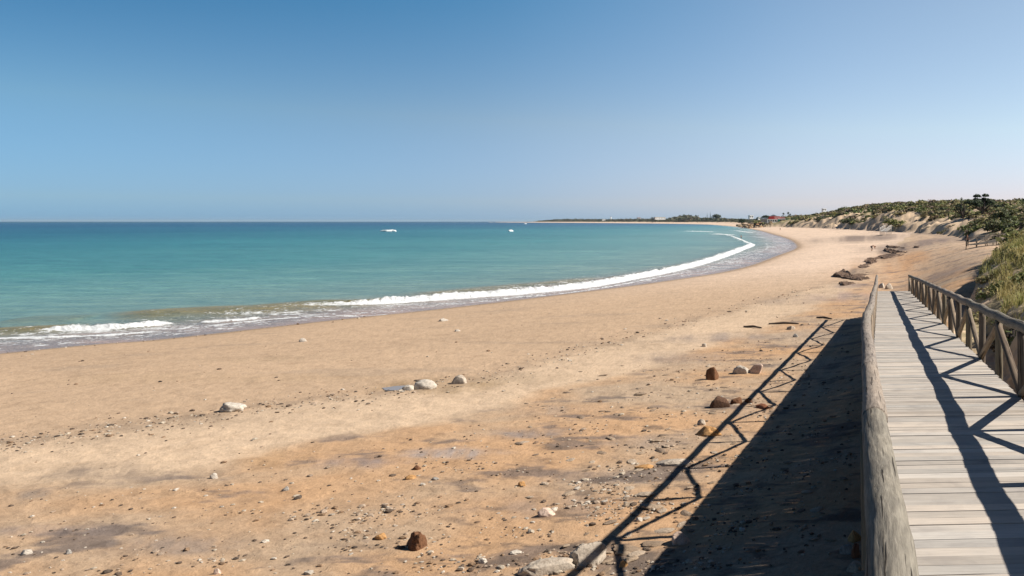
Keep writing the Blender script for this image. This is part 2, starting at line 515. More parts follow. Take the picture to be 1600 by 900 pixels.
# stone
def stone(name, bs=.6, sc_=9):
    m, t, b = mat(name, rough=.9, spec=.2)
    v = N(t, 'ShaderNodeTexCoord').outputs['Object']
    col = attr(t, 'col').outputs['Color']
    n = noise(t, v, sc_, 6, .7, .3); n2 = noise(t, v, sc_ * 4, 4, .7)
    c = mul(t, col, ramp(t, n, [(.28, (.55, .50, .46)), (.5, (1, 1, 1)), (.75, (1.25, 1.22, 1.18))]).outputs[0])
    c = mul(t, c, ramp(t, n2, [(.3, (.7, .68, .66)), (.5, (1, 1, 1)), (.7, (1.15, 1.15, 1.15))]).outputs[0])
    t.links.new(c, b.inputs['Base Color'])
    p = bump(t, b, n, bs, .03)
    bump(t, b, n2, bs, .01, p)
    return m
M_stone = stone('stone')
M_ledge = stone('ledge_rock', 1.0, 1.6)
M_fibre = stone('brown_fibrous_rock', 1.0, 16)

# leaves and grass
def leafmat(name, tr=.25):
    m, t, b = mat(name, rough=.65, spec=.25)
    col = attr(t, 'col').outputs['Color']
    t.links.new(col, b.inputs['Base Color'])
    tl = N(t, 'ShaderNodeBsdfTranslucent'); t.links.new(col, tl.inputs[0])
    mx = N(t, 'ShaderNodeMixShader'); mx.inputs[0].default_value = tr
    out = [n for n in t.nodes if n.type == 'OUTPUT_MATERIAL'][0]
    t.links.new(b.outputs[0], mx.inputs[1]); t.links.new(tl.outputs[0], mx.inputs[2]); t.links.new(mx.outputs[0], out.inputs[0])
    return m
M_leaf = leafmat('leaves')
M_grass = leafmat('dune_grass_blades', .35)
M_bark, t, b = mat('bark', (.09, .07, .055), .9)

def plain(name, c, rough=.8, ns=None):
    m, t, b = mat(name, c, rough)
    v = N(t, 'ShaderNodeTexCoord').outputs['Object']
    n = noise(t, v, ns or 3, 4, .6)
    t.links.new(mul(t, tuple(c), ramp(t, n, [(.3, (.82, .82, .82)), (.6, (1.06, 1.06, 1.06))]).outputs[0]), b.inputs['Base Color'])
    return m

# ------------------------------------------------------------------ the beach and dunes: one sheet
def rows(d0, px_step, d_px_end, ratio, dmax):
    ds = [d0]
    while ds[-1] < dmax:
        d = ds[-1]
        ds.append(d + min(d * (ratio - 1), max(px_step * d * d / (7 * F), .02)) if d < d_px_end else d * ratio)
    return np.array(ds)

tL = np.concatenate([np.linspace(-2.2, -1.12, 60)[:-1], np.linspace(-1.12, .20, 860), np.linspace(.20, .9, 60)[1:]])
dR = rows(1.5, 1.9, 94, 1.012, 9800)
TT, DD = np.meshgrid(tL, dR)
GX, GY = TT * DD, DD.copy()
z, u, v, h, wd, vn = terrain(GX, GY, True)
nr, nc = GX.shape

def pxline(pts, z=1.5):
    return np.array([gp(a, b_, z) for a, b_ in pts])
wrack = pxline([(-600, 750), (0, 688), (150, 668), (350, 642), (500, 622), (640, 605), (780, 585), (900, 545), (1050, 505), (1200, 465), (1310, 435), (1375, 398)])
cream = pxline([(-600, 800), (0, 752), (200, 742), (330, 728), (480, 692), (650, 665), (850, 612), (1000, 572), (1200, 505), (1320, 455), (1385, 405)])
wob = 1.1 * fbm(GX / 5, GY / 5, 4)
q1, _ = linegrid(GX, GY, wrack); q1 = q1 + wob * 1.1
q2, _ = linegrid(GX, GY, cream); q2 = q2 + 1.4 * fbm(GX / 4 + 40, GY / 4, 4)
A = np.array((.455, .325, .215)); B = np.array((.535, .40, .275)); C = np.array((.465, .295, .168)); G = np.array((.41, .305, .21))
def mixc(c, d, m):
    return c * (1 - m[..., None]) + np.asarray(d) * m[..., None]
near = smooth(150, 90, np.hypot(GX, GY))
col = np.zeros(GX.shape + (3,)) + A
tone = 1 + .10 * fbm(GX / 13, GY / 9, 4)
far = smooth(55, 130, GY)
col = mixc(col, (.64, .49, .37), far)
col = mixc(col, B, smooth(-.4, 1.2, q1))
ur = fbm(GX / 7 + 11, GY / 5 - 4, 4)
upper = C * 1.0 * (1 - smooth(-.25, .3, ur)[..., None]) + G * smooth(-.25, .3, ur)[..., None]
m2 = smooth(-.6, 1.2, q2)
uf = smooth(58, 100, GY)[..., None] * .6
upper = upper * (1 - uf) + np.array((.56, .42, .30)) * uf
col = col * (1 - m2[..., None]) + upper * m2[..., None]
# orange sand flat beyond the end of the boardwalk
def blob(px, py, rx, ry, zz=1.6):
    x0, y0, zz = ground_at(px, min(py, 895))
    X_, Y_ = GX, GY
    ax = rx * y0 / F; ay = ry * y0 * y0 / (F * (CZ - zz))
    sub = (np.abs(GY - y0) < ay * 3.4) & (np.abs(GX / GY - x0 / y0) * y0 < ax * 6)
    out = np.zeros(GX.shape)
    X_, Y_ = GX[sub], GY[sub]
    wx = X_ - x0 * (Y_ / y0) ** .6 + ax * .5 * fbm(X_ / ax * 1.4 + px, Y_ / ay * 1.4, 3)
    wy = Y_ - y0 + ay * .5 * fbm(X_ / ax * 1.4, Y_ / ay * 1.4 + py, 3)
    nn = smooth(-.35, .25, fbm(X_ / (Y_ * .02 + .2), Y_ / (Y_ * .03 + .2), 4))
    out[sub] = np.exp(-((wx / ax) ** 2 + (wy / ay) ** 2) ** 1.5) * (.35 + .65 * nn)
    return out
for (px, py, rx, ry, cc, s) in [
        (1400, 412, 70, 22, (.50, .30, .165), .9), (1330, 462, 70, 8, (.34, .26, .23), .7),
        (1230, 470, 60, 7, (.30, .23, .18), .5), (1340, 372, 90, 4.5, (.20, .155, .13), .8), (1460, 377, 80, 5, (.22, .17, .15), .75),
        (1500, 402, 60, 10, (.42, .31, .22), .6), (1470, 430, 50, 9, (.27, .21, .18), .6),
        (1345, 424, 30, 7, (.15, .115, .095), .8), (1370, 405, 26, 5, (.17, .13, .105), .8), (1395, 392, 30, 3.5, (.16, .12, .10), .8), (1330, 446, 40, 5, (.22, .175, .16), .7),
        (1400, 385, 60, 5, (.26, .20, .16), .6),
        (150, 735, 75, 12, (.22, .17, .13), .75), (55, 772, 26, 10, (.25, .20, .16), .75), (430, 715, 60, 16, (.42, .27, .15), .7),
        (90, 830, 120, 9, (.22, .18, .17), .6), (250, 850, 120, 18, (.20, .175, .16), .55), (400, 800, 70, 25, (.36, .22, .12), .4),
        (560, 722, 60, 10, (.24, .20, .19), .7), (700, 707, 70, 9, (.30, .27, .26), .8), (830, 678, 60, 8, (.19, .17, .165), .75),
        (860, 790, 120, 20, (.24, .19, .16), .5), (940, 745, 90, 12, (.24, .19, .165), .5), (1010, 690, 80, 10, (.28, .22, .18), .5),
        (1060, 560, 70, 10, (.25, .20, .17), .6), (1130, 528, 80, 8, (.24, .20, .18), .6), (880, 640, 70, 10, (.30, .24, .19), .5),
        (1180, 640, 80, 20, (.30, .235, .18), .4), (690, 602, 85, 13, (.27, .185, .10), .85), (640, 606, 22, 5, (.22, .19, .17), .8),
        (1280, 520, 60, 14, (.30, .24, .19), .5), (300, 655, 120, 10, (.32, .24, .17), .5), (100, 690, 100, 9, (.36, .27, .19), .5),
        (470, 590, 140, 8, (.40, .285, .18), .5), (430, 560, 120, 6, (.37, .27, .175), .5), (200, 590, 150, 9, (.42, .30, .19), .5),
        (830, 590, 70, 9, (.36, .27, .18), .5), (980, 540, 60, 8, (.38, .28, .19), .5)]:
    m = blob(px, py, rx, ry)
    k_ = m > .004
    col[k_] = mixc(col[k_], cc, np.clip(m[k_] * s * 1.15, 0, 1))
# thin dark streaks of heavy-mineral sand on the upper beach
st = fbm(GX / 3.2 + 3, GY / 1.6, 5, gain=.6)
stm = smooth(.13, .34, st) * m2 * (v < 0)
col = mixc(col, (.14, .115, .105), np.clip(stm * .72, 0, 1))
st3 = fbm(GX / 1.1 - 8, GY / .42 + .3 * GX, 4, gain=.65)
stm3 = smooth(.10, .42, st3 + .5 * st) * m2 * (v < 0) * smooth(60, 25, GY) * (.25 + .75 * smooth(-11, -5, GX))
col = mixc(col, (.13, .10, .08), np.clip(stm3 * .72, 0, 1))
st2 = smooth(.22, .4, fbm(GX / 8 - 5, GY / 2.6, 4)) * smooth(3, 8, u) * (1 - m2)
col = mixc(col, (.33, .25, .18), st2 * .4)
# wrack line and wet edge
wl = np.exp(-(q1 / 1.0) ** 2) * near
col = mixc(col, (.30, .225, .16), wl * .55 * smooth(-.3, .3, fbm(GX / .9, GY / .9, 4)))
edge = np.clip(smooth(3.2, .8, u + .7 * fbm(GX / 2, GY / 2, 3)), 0, 1)
col = mixc(col, (.215, .145, .09), edge * .75)
wetm = smooth(1.6, .3, u)
damp = smooth(.6, 0, (z - .05) / .9)
col = mixc(col, (.36, .255, .165), damp * .38)
# dunes
onD = smooth(0, .6, vn)
col = mixc(col, (.66, .50, .34), onD)
sp_ = (GY + .45 * GX) / 26 + 1.1 * fbm(GX / 40, GY / 40, 2); saw = sp_ - np.floor(sp_)
vf = np.clip(vn / wd, 0, 3)
streak = fbm((GX + GY * .35) / 7, (GY - GX * .3) / 22, 4)
lush = smooth(330, 200, GY) * smooth(60, 90, GY)
vegm = smooth(-.03, .12, streak + .60 * (vf - .78) + .26 * lush - .07 * smooth(340, 440, GY) + .35 * ((saw > .72) | (saw < .10)) * (GY > 170) - .12 * (GY > 170) + .9 * smooth(780, 900, GY))
vegm = vegm * smooth(.02, .2, vf) * (GY > 58)
dn = fbm(GX / 2.5, GY / 2.5, 3)
bank = ((GY <= 58) & (vn > .4)) * smooth(-.1, .15, dn + .25 + .3 * (vf - 1) * (GY > 25)) * smooth(14, 26, GY)
col = mixc(col, (.19, .175, .08), np.clip(vegm + bank * .8, 0, 1) * .8)
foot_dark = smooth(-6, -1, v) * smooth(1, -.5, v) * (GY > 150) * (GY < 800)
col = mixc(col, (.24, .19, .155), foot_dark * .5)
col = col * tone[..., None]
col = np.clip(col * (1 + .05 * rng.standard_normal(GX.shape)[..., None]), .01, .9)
peb = np.clip(.36 + .6 * m2 + .9 * wl + .5 * edge, 0, 1) * (1 - .6 * onD)
ok = (u > -14) & ~((GY > 2500) & (GX / GY < -.468))
fi = np.arange((nr - 1) * nc).reshape(nr - 1, nc)[:, :-1].ravel()
faces = np.stack([fi, fi + 1, fi + nc + 1, fi + nc], 1)
okf = ok.ravel()[faces].any(1)
faces = faces[okf]
used = np.zeros(nr * nc, bool); used[faces.ravel()] = True
idx = np.cumsum(used) - 1
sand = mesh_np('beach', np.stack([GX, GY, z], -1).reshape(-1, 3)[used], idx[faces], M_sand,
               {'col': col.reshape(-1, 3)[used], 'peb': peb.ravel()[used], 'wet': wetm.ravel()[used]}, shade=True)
tag(sand, 'wide sandy beach with dark streaks, rising to the dunes', kind='structure')
VEG = dict(streak=streak, vegm=vegm, bank=bank, vf=vf, z=z, vn=vn)

# ------------------------------------------------------------------ the sea
tS = np.concatenate([np.linspace(-3.0, -1.12, 60)[:-1], np.linspace(-1.12, -.06, 760), np.linspace(-.06, .4, 20)[1:]])
dS = rows(12, 1.2, 220, 1.022, 60000)
_k = dS[(dS > 45) & (dS < 135)]
dS = np.unique(np.concatenate([dS, .5 * (_k[1:] + _k[:-1]), np.arange(240, 440, 3.0)]))
TT, DD = np.meshgrid(tS, dS)
SX, SY = TT * DD, DD.copy()
su, _ = linegrid(SX, SY, SH)
su = np.where((SY > 2500) & (SX / SY < -.462), -np.maximum(np.abs(su), 300), su)   # open sea beyond the headland's tip
su = np.where(SY > 9500, -6000, su)
off = -su
foam = np.zeros(SX.shape); sz = np.zeros(SX.shape); sed = np.zeros(SX.shape)
# crest lines of the breakers: (px, py) of the foam's foot, crest height, foam reach in front, behind, strength
lines = [
    ([(430, 487), (540, 481), (650, 473), (750, 466), (850, 458), (930, 449), (1000, 436), (1060, 424), (1105, 412), (1140, 400), (1165, 390), (1178, 384), (1168, 380), (1152, 373), (1138, 369), (1118, 365)], .50, .8, 2.9, .98),
    ([(60, 521), (120, 519), (200, 515), (275, 507)], .34, .5, 1.4, .95),
    ([(-200, 541), (0, 532), (80, 530), (180, 526), (250, 521)], .10, .4, .45, 1.15),
    ([(310, 507), (360, 504), (410, 499)], .14, .4, .7, 1.1),
    ([(300, 515), (440, 500), (560, 495), (660, 490)], .05, .3, .25, .95),
    ([(440, 503), (500, 494), (560, 497)], .03, .2, .2, .5),
    ([(1085, 362.5), (1105, 363), (1122, 363.5)], .5, 3, 18, .9),
    ([(1125, 366.5), (1150, 368.5)], .3, 3, 12, .8),
    ([(1150, 361), (1180, 365)], .1, 2, 8, .6),
    ([(760, 470), (860, 462), (950, 450), (1020, 437), (1090, 424)], .05, .35, .5, .7),
    ([(1100, 418), (1150, 406), (1185, 396), (1200, 388), (1195, 379)], .05, .35, .7, .48),
    ([(1150, 372), (1175, 371), (1200, 373)], .05, 1, 3, .62),
        ([(700, 349.1), (770, 349.0), (830, 348.9)], .8, 20, 60, .7),
]
SX0, SY0 = SX, SY
for pts, ht, fr_, bk, stg in lines:
    L = catmull([gp(a, b_ - 1.0) for a, b_ in pts], 5)
    L = L[::-1] if L[0, 1] > L[-1, 1] else L
    pad = bk * 3 + 8
    sub = (SX0 > L[:, 0].min() - pad) & (SX0 < L[:, 0].max() + pad) & (SY0 > L[:, 1].min() - pad) & (SY0 < L[:, 1].max() + pad)
    if not sub.any():
        continue
    SX = SX0[sub]; SY = SY0[sub]
    q, par = linedist(SX, SY, L)
    al = par / (len(L) - 1)
    q = -q   # positive offshore
    endf = np.clip(np.minimum(al, 1 - al) * 9, 0, 1) ** .5
    # beyond the ends
    dist0 = np.hypot(SX - L[0, 0], SY - L[0, 1]); dist1 = np.hypot(SX - L[-1, 0], SY - L[-1, 1])
    vari = 1 + .95 * fbm(SX / (1.5 + 1.2 * bk), SY / (1.5 + 1.2 * bk), 3)
    qq = q + .35 * fr_ * fbm(SX / 1.5, SY / 1.5, 3)
    f = smooth(-fr_, -fr_ * .1, qq) * (1 - .35 * smooth(0, bk, qq)) * smooth(bk * 1.15 * vari, bk * .2 * vari, qq)
    inside = (np.abs(q) < np.minimum(dist0, dist1) * 3 + .6) & (par > 1e-4) & (par < len(L) - 1 - 1e-4)
    foam[sub] = np.maximum(foam[sub], f * stg * endf * inside)
    hz = np.where(q < bk * .3, np.exp(-((q - bk * .3) / (.35 * fr_ + .25)) ** 2), np.exp(-((q - bk * .3) / (bk * .7 + .8)) ** 2))
    ext = np.clip(np.minimum(al, 1 - al) * 5 + .25 * (1 - np.clip(np.minimum(dist0, dist1) / 8, 0, 1)), 0, 1)
    sz[sub] = np.maximum(sz[sub], hz * ht * np.clip(endf, 0, 1) * inside * (.85 + .6 * fbm(SX / 1.2, SY / 1.2, 3) + .35 * fbm(SX / .35, SY / .35, 2)))
SX, SY = SX0, SY0
# the green-brown back of the unbroken swell
for pts, wdt, ht, s in [([(-100, 526), (0, 520), (60, 517), (130, 514)], 2.0, .35, 1.3), ([(150, 500), (250, 493), (320, 489), (390, 487), (440, 483), (520, 476), (600, 470)], 3.8, .5, 1.3),
                        ([(0, 503), (150, 498)], 3, .2, .4), ([(640, 464), (720, 458), (800, 450), (880, 443), (960, 432)], 3.0, .3, .75)]:
    L = catmull([gp(a, b_) for a, b_ in pts], 4)
    sub = (SX0 > L[:, 0].min() - 12) & (SX0 < L[:, 0].max() + 12) & (SY0 > L[:, 1].min() - 12) & (SY0 < L[:, 1].max() + 12)
    SX = SX0[sub]; SY = SY0[sub]
    q, par = linedist(SX, SY, L); al = par / (len(L) - 1)
    e = np.exp(-(q / wdt) ** 2) * smooth(0, .15, al) * smooth(1, .8, al)
    sed[sub] = np.maximum(sed[sub], e * s * (1 + .3 * fbm(SX / 3, SY / 3, 3)))
    sz[sub] = np.maximum(sz[sub], e * ht * .8)
SX, SY = SX0, SY0
# thin lace of old foam between the breaker and the sand
lace = .30 * smooth(.3, 1.5, off) * smooth(17, 7, off) * (1 + 1.1 * fbm(SX / 4, SY / 2.5, 4))
foam = np.maximum(foam, np.clip(lace, 0, .45))
# swell and chop far from the shore
amp = smooth(3, 60, off)
sz = sz + amp * (.14 * fbm(SX / 14, SY / 6, 3) + .05 * fbm(SX / 3, SY / 1.6, 3)) * smooth(900, 300, SY)
sz = sz + .02 + .02 * smooth(0, 3, off)
# body colour by depth
D = np.maximum(off, 0) * (1 + .25 * fbm(SX / 160, SY / 60, 3)) + .5 * smooth(300, 3000, SY) * np.maximum(SY - 300, 0)
ks = [0, 5, 9, 16, 40, 90, 180, 400, 1000, 2500, 6000, 60000]
cs = np.array([(.30, .25, .23), (.27, .235, .215), (.20, .225, .185), (.155, .26, .23), (.115, .262, .245), (.060, .215, .212), (.030, .165, .18),
               (.009, .095, .140), (.002, .055, .115), (.001, .042, .095), (.005, .055, .09), (.015, .07, .10)])
scol = np.stack([np.interp(D, ks, cs[:, i]) for i in range(3)], -1) * (1.04, .97, .92)
band = fbm(SX / 400 + 9, SY / 90, 4)
rip = fbm(SX / 30, SY / 7, 5, gain=.6) * smooth(60, 110, SY) * smooth(1500, 500, SY) * .22 + fbm(SX / 7, SY / 2.2, 4) * smooth(400, 150, SY) * .20 + fbm(SX / 500 + 3, SY / 120, 5, gain=.65) * smooth(250, 700, SY) * .34
scol = scol * (1 + rip[..., None] * np.array((1.5, 1.0, .8)))
scol = scol * (1 + .22 * band[..., None] * smooth(60, 400, SY)[..., None])
scol = mixc(scol, (.23, .175, .05), np.clip(sed, 0, 1) * .85)
stir_ = smooth(12, 3, off)
ok = su < 1.6
sz = np.where(su > -1.0, sz * 0 + .02 + .045 * np.maximum(su, 0) * 0, sz)
ncS = SX.shape[1]
fi = np.arange((SX.shape[0] - 1) * ncS).reshape(SX.shape[0] - 1, ncS)[:, :-1].ravel()
faces = np.stack([fi, fi + 1, fi + ncS + 1, fi + ncS], 1)
faces = faces[ok.ravel()[faces].any(1)]
used = np.zeros(SX.size, bool); used[faces.ravel()] = True
idx = np.cumsum(used) - 1
sea = mesh_np('sea', np.stack([SX, SY, sz], -1).reshape(-1, 3)[used], idx[faces], M_sea,
              {'col': scol.reshape(-1, 3)[used], 'foam': foam.ravel()[used], 'stir': stir_.ravel()[used]}, shade=True)
tag(sea, 'turquoise sea turning deep blue towards the horizon, breaking in white surf', kind='structure')
# ------------------------------------------------------------------ boardwalk
def deck_z(y):
    return CZ - 1.773 - 0.0476 * y
DX0, DX1, DEND = -0.10, 1.82, 48.9
POSTS = [15.1 + 2.11 * k for k in range(-7, 17)]
POSTS = [p_ for p_ in POSTS if p_ < 48.8]
POSTS[-1] = 48.6
bw = empty('boardwalk', (0.86, DEND, 2.4), 0, 'weathered plank boardwalk with log railings running down to the beach in the foreground', 'boardwalk')
org = np.array((0.86, DEND, 2.4))
def bmb(m, name, mat_, shade=False, parent=None):
    """build a part of the boardwalk in its own space"""
    m.v = [a - org for a in m.v]
    return m.build(name, mat_, parent or bw, shade)

pitch = .150
m = MB(); y = -1.2; k = 0
while y < DEND:
    tint = .82 + .28 * random.random(); wrm = random.uniform(-.03, .04)
    if random.random() < .08: tint *= .82
    wv = .1492
    l0, l1 = float(np.interp(y, [0, 4, 11, 15, 48], [.06, .05, -.07, -.09, -.06])) - random.uniform(0, .02), DX1 + random.uniform(0, .035)
    m.box(((l0 + l1) / 2, y, deck_z(y) - .016 + random.uniform(-.003, .003)), (l1 - l0, wv, .032),
          (math.atan(-.0476) + random.uniform(-.008, .008), random.uniform(-.002, .002), R(3.2) + random.uniform(-.004, .004)),
          (tint * (1 + wrm), tint, tint * (1 - wrm)), off=(random.uniform(0, 9), k * 1.37, random.uniform(0, 5)), taper=random.choice([.0015, .002, .0025, .004]))
    y += pitch; k += 1
bmb(m, 'deck_planks', M_plank)
for x in (DX0 + .22, (DX0 + DX1) / 2, DX1 - .10):
    m = MB(); ys = np.arange(-1, DEND, 4.22)
    for a, b_ in zip(ys, np.append(ys[1:], DEND - .1)):
        mid = (a + b_) / 2
        m.box((x, mid, deck_z(mid) - .032 - .105), (.075, b_ - a - .004, .20), (math.atan(-.0476), 0, 0), (.9, .9, .9))
    bmb(m, 'joist', M_beam)
for p_ in POSTS[1::1]:
    m = MB(); m.box(((DX0 + DX1) / 2, p_ + .10, deck_z(p_) - .032 - .21 - .085), (DX1 - DX0 + .02, .09, .16), None)
    bmb(m, 'cross_beam', M_beam)
# handrail positions
LX = lambda y: float(np.interp(y, [0, 2.5, 5.5, 7.5, 10.3, 12.9, 15, 19, 27, 48], [.05, .035, -.05, -.09, -.16, -.19, -.165, -.15, -.11, -.10]))
RX = lambda y: float(np.interp(y, [0, 9, 12, 15, 18, 22, 30, 40, 46, 48.6], [1.88, 1.88, 1.88, 1.875, 1.86, 1.86, 1.84, 1.82, 1.80, 1.79]))
LZ = lambda y: .90 + float(np.interp(y, [0, 6, 10, 13, 16, 22, 30, 48], [.0, .0, -.015, .015, .0, .0, 0.01, .0]))
RZ = lambda y: .90 + float(np.interp(y, [0, 12, 20, 34, 38, 42, 48], [0, 0, .01, .02, .03, .0, .0]))
def side(sx, fx, fz, flip):
    px_ = lambda y: fx(y) if sx > 0 else float(np.interp(y, [0, 4, 6.7, 8.8, 11, 15, 48], [-.02, -.03, -.07, -.105, -.145, -.165, -.12]))
    sup = {}
    for i, p_ in enumerate(POSTS):
        x = px_(p_)
        g = float(terrain(np.array([x]), np.array([p_]))[0])
        zb_ = min(g - .25, deck_z(p_) - .5)
        m = MB(); rr = (.066 if sx > 0 else .056) + random.uniform(-.004, .006)
        lean = random.uniform(-.012, .012)
        tz = deck_z(p_) + fz(p_) - .055
        m.tube([(x - lean, p_ - lean, zb_), (x, p_, deck_z(p_)), (x + lean, p_, tz)], [rr * 1.05, rr, rr * .97], 14, (1, 1, 1) if random.random() > .25 else (1.15, 1.2, 1.1), .05, i + sx * 40, rings=16)
        bmb(m, 'post', M_post, True)
        # a brace in every bay, leaning alternately up and down
        if i < len(POSTS) - 1:
            q_ = POSTS[i + 1]
            up_first = ((i % 2 == 0) ^ flip)
            x2 = px_(q_)
            oy = .05
            a = (x - sx * .015, p_ + oy, deck_z(p_) + (fz(p_) - .13 if up_first else .05))
            b_ = (x2 - sx * .015, q_ - oy, deck_z(q_) + (.05 if up_first else fz(q_) - .13))
            m = MB(); cc = random.choice([(1.5, 1.45, 1.35), (1.3, 1.3, 1.25), (1.1, 1.05, 1)])
            m.tube([a, b_], .053 if sx > 0 else .046, 12, cc, .05, i * 3 + sx, rings=14)
            bmb(m, 'brace', M_post, True)
    # handrail logs, two bays each, with a lap at the joint
    i = 0
    ends = [-.9] + [POSTS[j] for j in range(1 if sx < 0 else 0, len(POSTS), 2)]
    ends = [-.9, POSTS[2], POSTS[3]] + [POSTS[j] for j in range(5, len(POSTS), 2)] if sx < 0 else ends
    ends = [e for e in ends if e < 47.5] + [48.85]
    for j in range(len(ends) - 1):
        a, b_ = ends[j], ends[j + 1]
        n_ = 9
        ys = np.linspace(a - .04, b_ + .035, n_)
        r0 = .068 + random.uniform(-.003, .006); r1 = .066 + random.uniform(-.004, .003)
        if sx < 0 and a < 0: r0, r1 = .084, .067
        if sx > 0: r0 += .008; r1 += .008
        bow = random.uniform(-.016, .016)
        P = [(fx(y_) + bow * math.sin(math.pi * (y_ - a) / (b_ - a)), y_, deck_z(y_) + fz(y_) + .012 * math.sin(3 * y_)) for y_ in ys]
        m = MB()
        nearlog = (a < 14)
        tint = random.choice([(1, 1, 1), (.95, .97, .97), (1.08, 1.06, 1.02), (.85, .9, .86)])
        m.tube(P, np.linspace(r0, r1, n_), 56 if nearlog and sx < 0 else 20, tint, .075, j * 5 + sx * 3 + 11, rings=int((b_ - a) / (.03 if nearlog and sx < 0 else .12)))
        bmb(m, 'handrail', M_log, True)
side(-1, LX, LZ, True)
side(1, RX, RZ, False)
# low step at the foot of the ramp
m = MB()
for k in range(3):
    zz = 2.9 - .20 * k
    m.box((.86, 49.05 + .28 * k, zz), (1.8, .27, .04), None, (.95, .95, .95), off=(k, k * 3, 0))
bmb(m, 'step', M_plank)

# ------------------------------------------------------------------ distant access walkways
def walkway(name, pts, wdt, label, railh=1.0, piers=True, wood_=None, every=1.9, th=1.0):
    e = empty(name, pts[0], 0, label, 'walkway')
    o3 = np.array(pts[0])
    P = catmull(pts, 6); al = np.concatenate([[0], np.cumsum(np.linalg.norm(np.diff(P, axis=0), axis=1))])
    n = int(al[-1] / every)
    Q = np.stack([np.interp(np.linspace(0, al[-1], n + 1), al, P[:, i]) for i in range(3)], 1)
    m = MB(); mb2 = MB()
    pl = np.linspace(0, al[-1], int(al[-1] / .3)); W = np.stack([np.interp(pl, al, P[:, i]) for i in range(3)], 1)
    for k in range(len(W) - 1):
        d = W[k + 1] - W[k]; a = math.atan2(d[1], d[0])
        m.box((W[k] + W[k + 1]) / 2 - o3, (.28, wdt, .05), (0, -math.atan2(d[2], math.hypot(d[0], d[1])), a), (.8, .8, .8), off=(k, 0, k * 2))
    m.build('deck_planks', wood_ or M_plank, e)
    for s_ in (-1, 1):
        tops = []
        for k in range(n + 1):
            d = Q[min(k + 1, n)] - Q[max(k - 1, 0)]; nn = np.array((-d[1], d[0], 0)); nn /= np.linalg.norm(nn)
            c_ = Q[k] + nn * s_ * wdt / 2
            tops.append(c_ + (0, 0, railh))
            g = float(terrain(np.array([c_[0]]), np.array([c_[1]]))[0])
            mm = MB(); mm.tube([(c_[0], c_[1], min(g, c_[2]) - .3) - o3, c_ + (0, 0, railh) - o3], .07 * th, 8, (th, th, th)); mm.build('post', wood_ or M_post, e, True)
        mm = MB(); mm.tube([t_ - o3 for t_ in tops], .065 * th, 8, (th, th, th)); mm.build('handrail', wood_ or M_log, e, True)
        mm = MB()
        for k in range(n):
            a, b_ = (tops[k], tops[k + 1] - (0, 0, railh * .9)) if k % 2 else (tops[k] - (0, 0, railh * .9), tops[k + 1])
            mm.tube([a - o3, b_ - o3], .045 * th, 6, (th, th, th))
        mm.build('bracing', wood_ or M_post, e, True)
    return e
gz = lambda x, y: float(terrain(np.array([x]), np.array([y]))[0])
bx0 = (1520 - VX) / F * 108
def wpt(px, py, d):
    return ((px - VX) / F * d, d, CZ - (py - VY) / F * d)
walkway('dune_walkway', [wpt(1518, 382.5, 107.5), wpt(1540, 379, 110), wpt(1558, 375.5, 112.5), wpt(1570, 372.5, 115)], 1.7,
        'dark wooden railed walkway climbing the dune behind the standing person', .85, True, M_beam, 2.1, .72)
walkway('dune_stair', [wpt(1380, 361.5, 326), wpt(1383, 359.5, 330), wpt(1388, 356.5, 336)], 2.6,
        'bleached wooden stairway at the foot of the far dune', 1.3, True, M_pale, 1.6)

# ------------------------------------------------------------------ leaves
def leafquads(C_, s, nrm=None, asp=1.0, jit=1.0):
    """C_: centres (n,3); s: size (n,). returns verts, faces"""
    n = len(C_)
    a = rng.standard_normal((n, 3)); a /= np.linalg.norm(a, axis=1)[:, None]
    b = rng.standard_normal((n, 3))
    if nrm is not None:
        a = a * jit + nrm; a /= np.linalg.norm(a, axis=1)[:, None]
    u_ = np.cross(a, b); u_ /= np.linalg.norm(u_, axis=1)[:, None]
    v_ = np.cross(a, u_)
    s = s[:, None]
    V = np.stack([C_ - u_ * s - v_ * s * asp, C_ + u_ * s * .6 - v_ * s * asp, C_ + u_ * s + v_ * s * asp, C_ - u_ * s * .5 + v_ * s * asp], 1).reshape(-1, 3)
    Fc = np.arange(4 * n).reshape(n, 4)
    return V, Fc

PAL = np.array([(.19, .19, .065), (.14, .155, .055), (.22, .185, .09), (.075, .09, .036), (.20, .15, .10), (.27, .23, .11), (.17, .175, .065)])
def bushes(P, rad, hgt, per, pal, leaf=.2):
    """foliage mounds at points P (n,3): each a dome of leaf-sized faces"""
    n = len(P)
    k = rng.integers(0, len(pal), n)
    N_ = n * per
    d = rng.standard_normal((N_, 3)); d[:, 2] = np.abs(d[:, 2]) * .9; d /= np.linalg.norm(d, axis=1)[:, None]
    rep = np.repeat(np.arange(n), per)
    rr = (rng.random(N_) ** .35)
    lump = 1 + .35 * fbm(d[:, 0] * 1.8 + rep * 3.3, d[:, 1] * 1.8 + d[:, 2] * 2, 2)
    C_ = P[rep] + d * (rr * lump)[:, None] * np.stack([rad[rep], rad[rep], hgt[rep]], 1)
    nn_ = d + np.array((.25, -.1, .7)); nn_ /= np.linalg.norm(nn_, axis=1)[:, None]
    V, Fc = leafquads(C_, rad[rep] * leaf * rng.uniform(.6, 1.3, N_), nn_, jit=.75)
    c = pal[k][rep] * rng.uniform(.7, 1.3, (N_, 1)) * (1 + .12 * rng.standard_normal((N_, 3)) * .5)
    return V, Fc, np.repeat(np.clip(c, .01, .5), 4, axis=0)

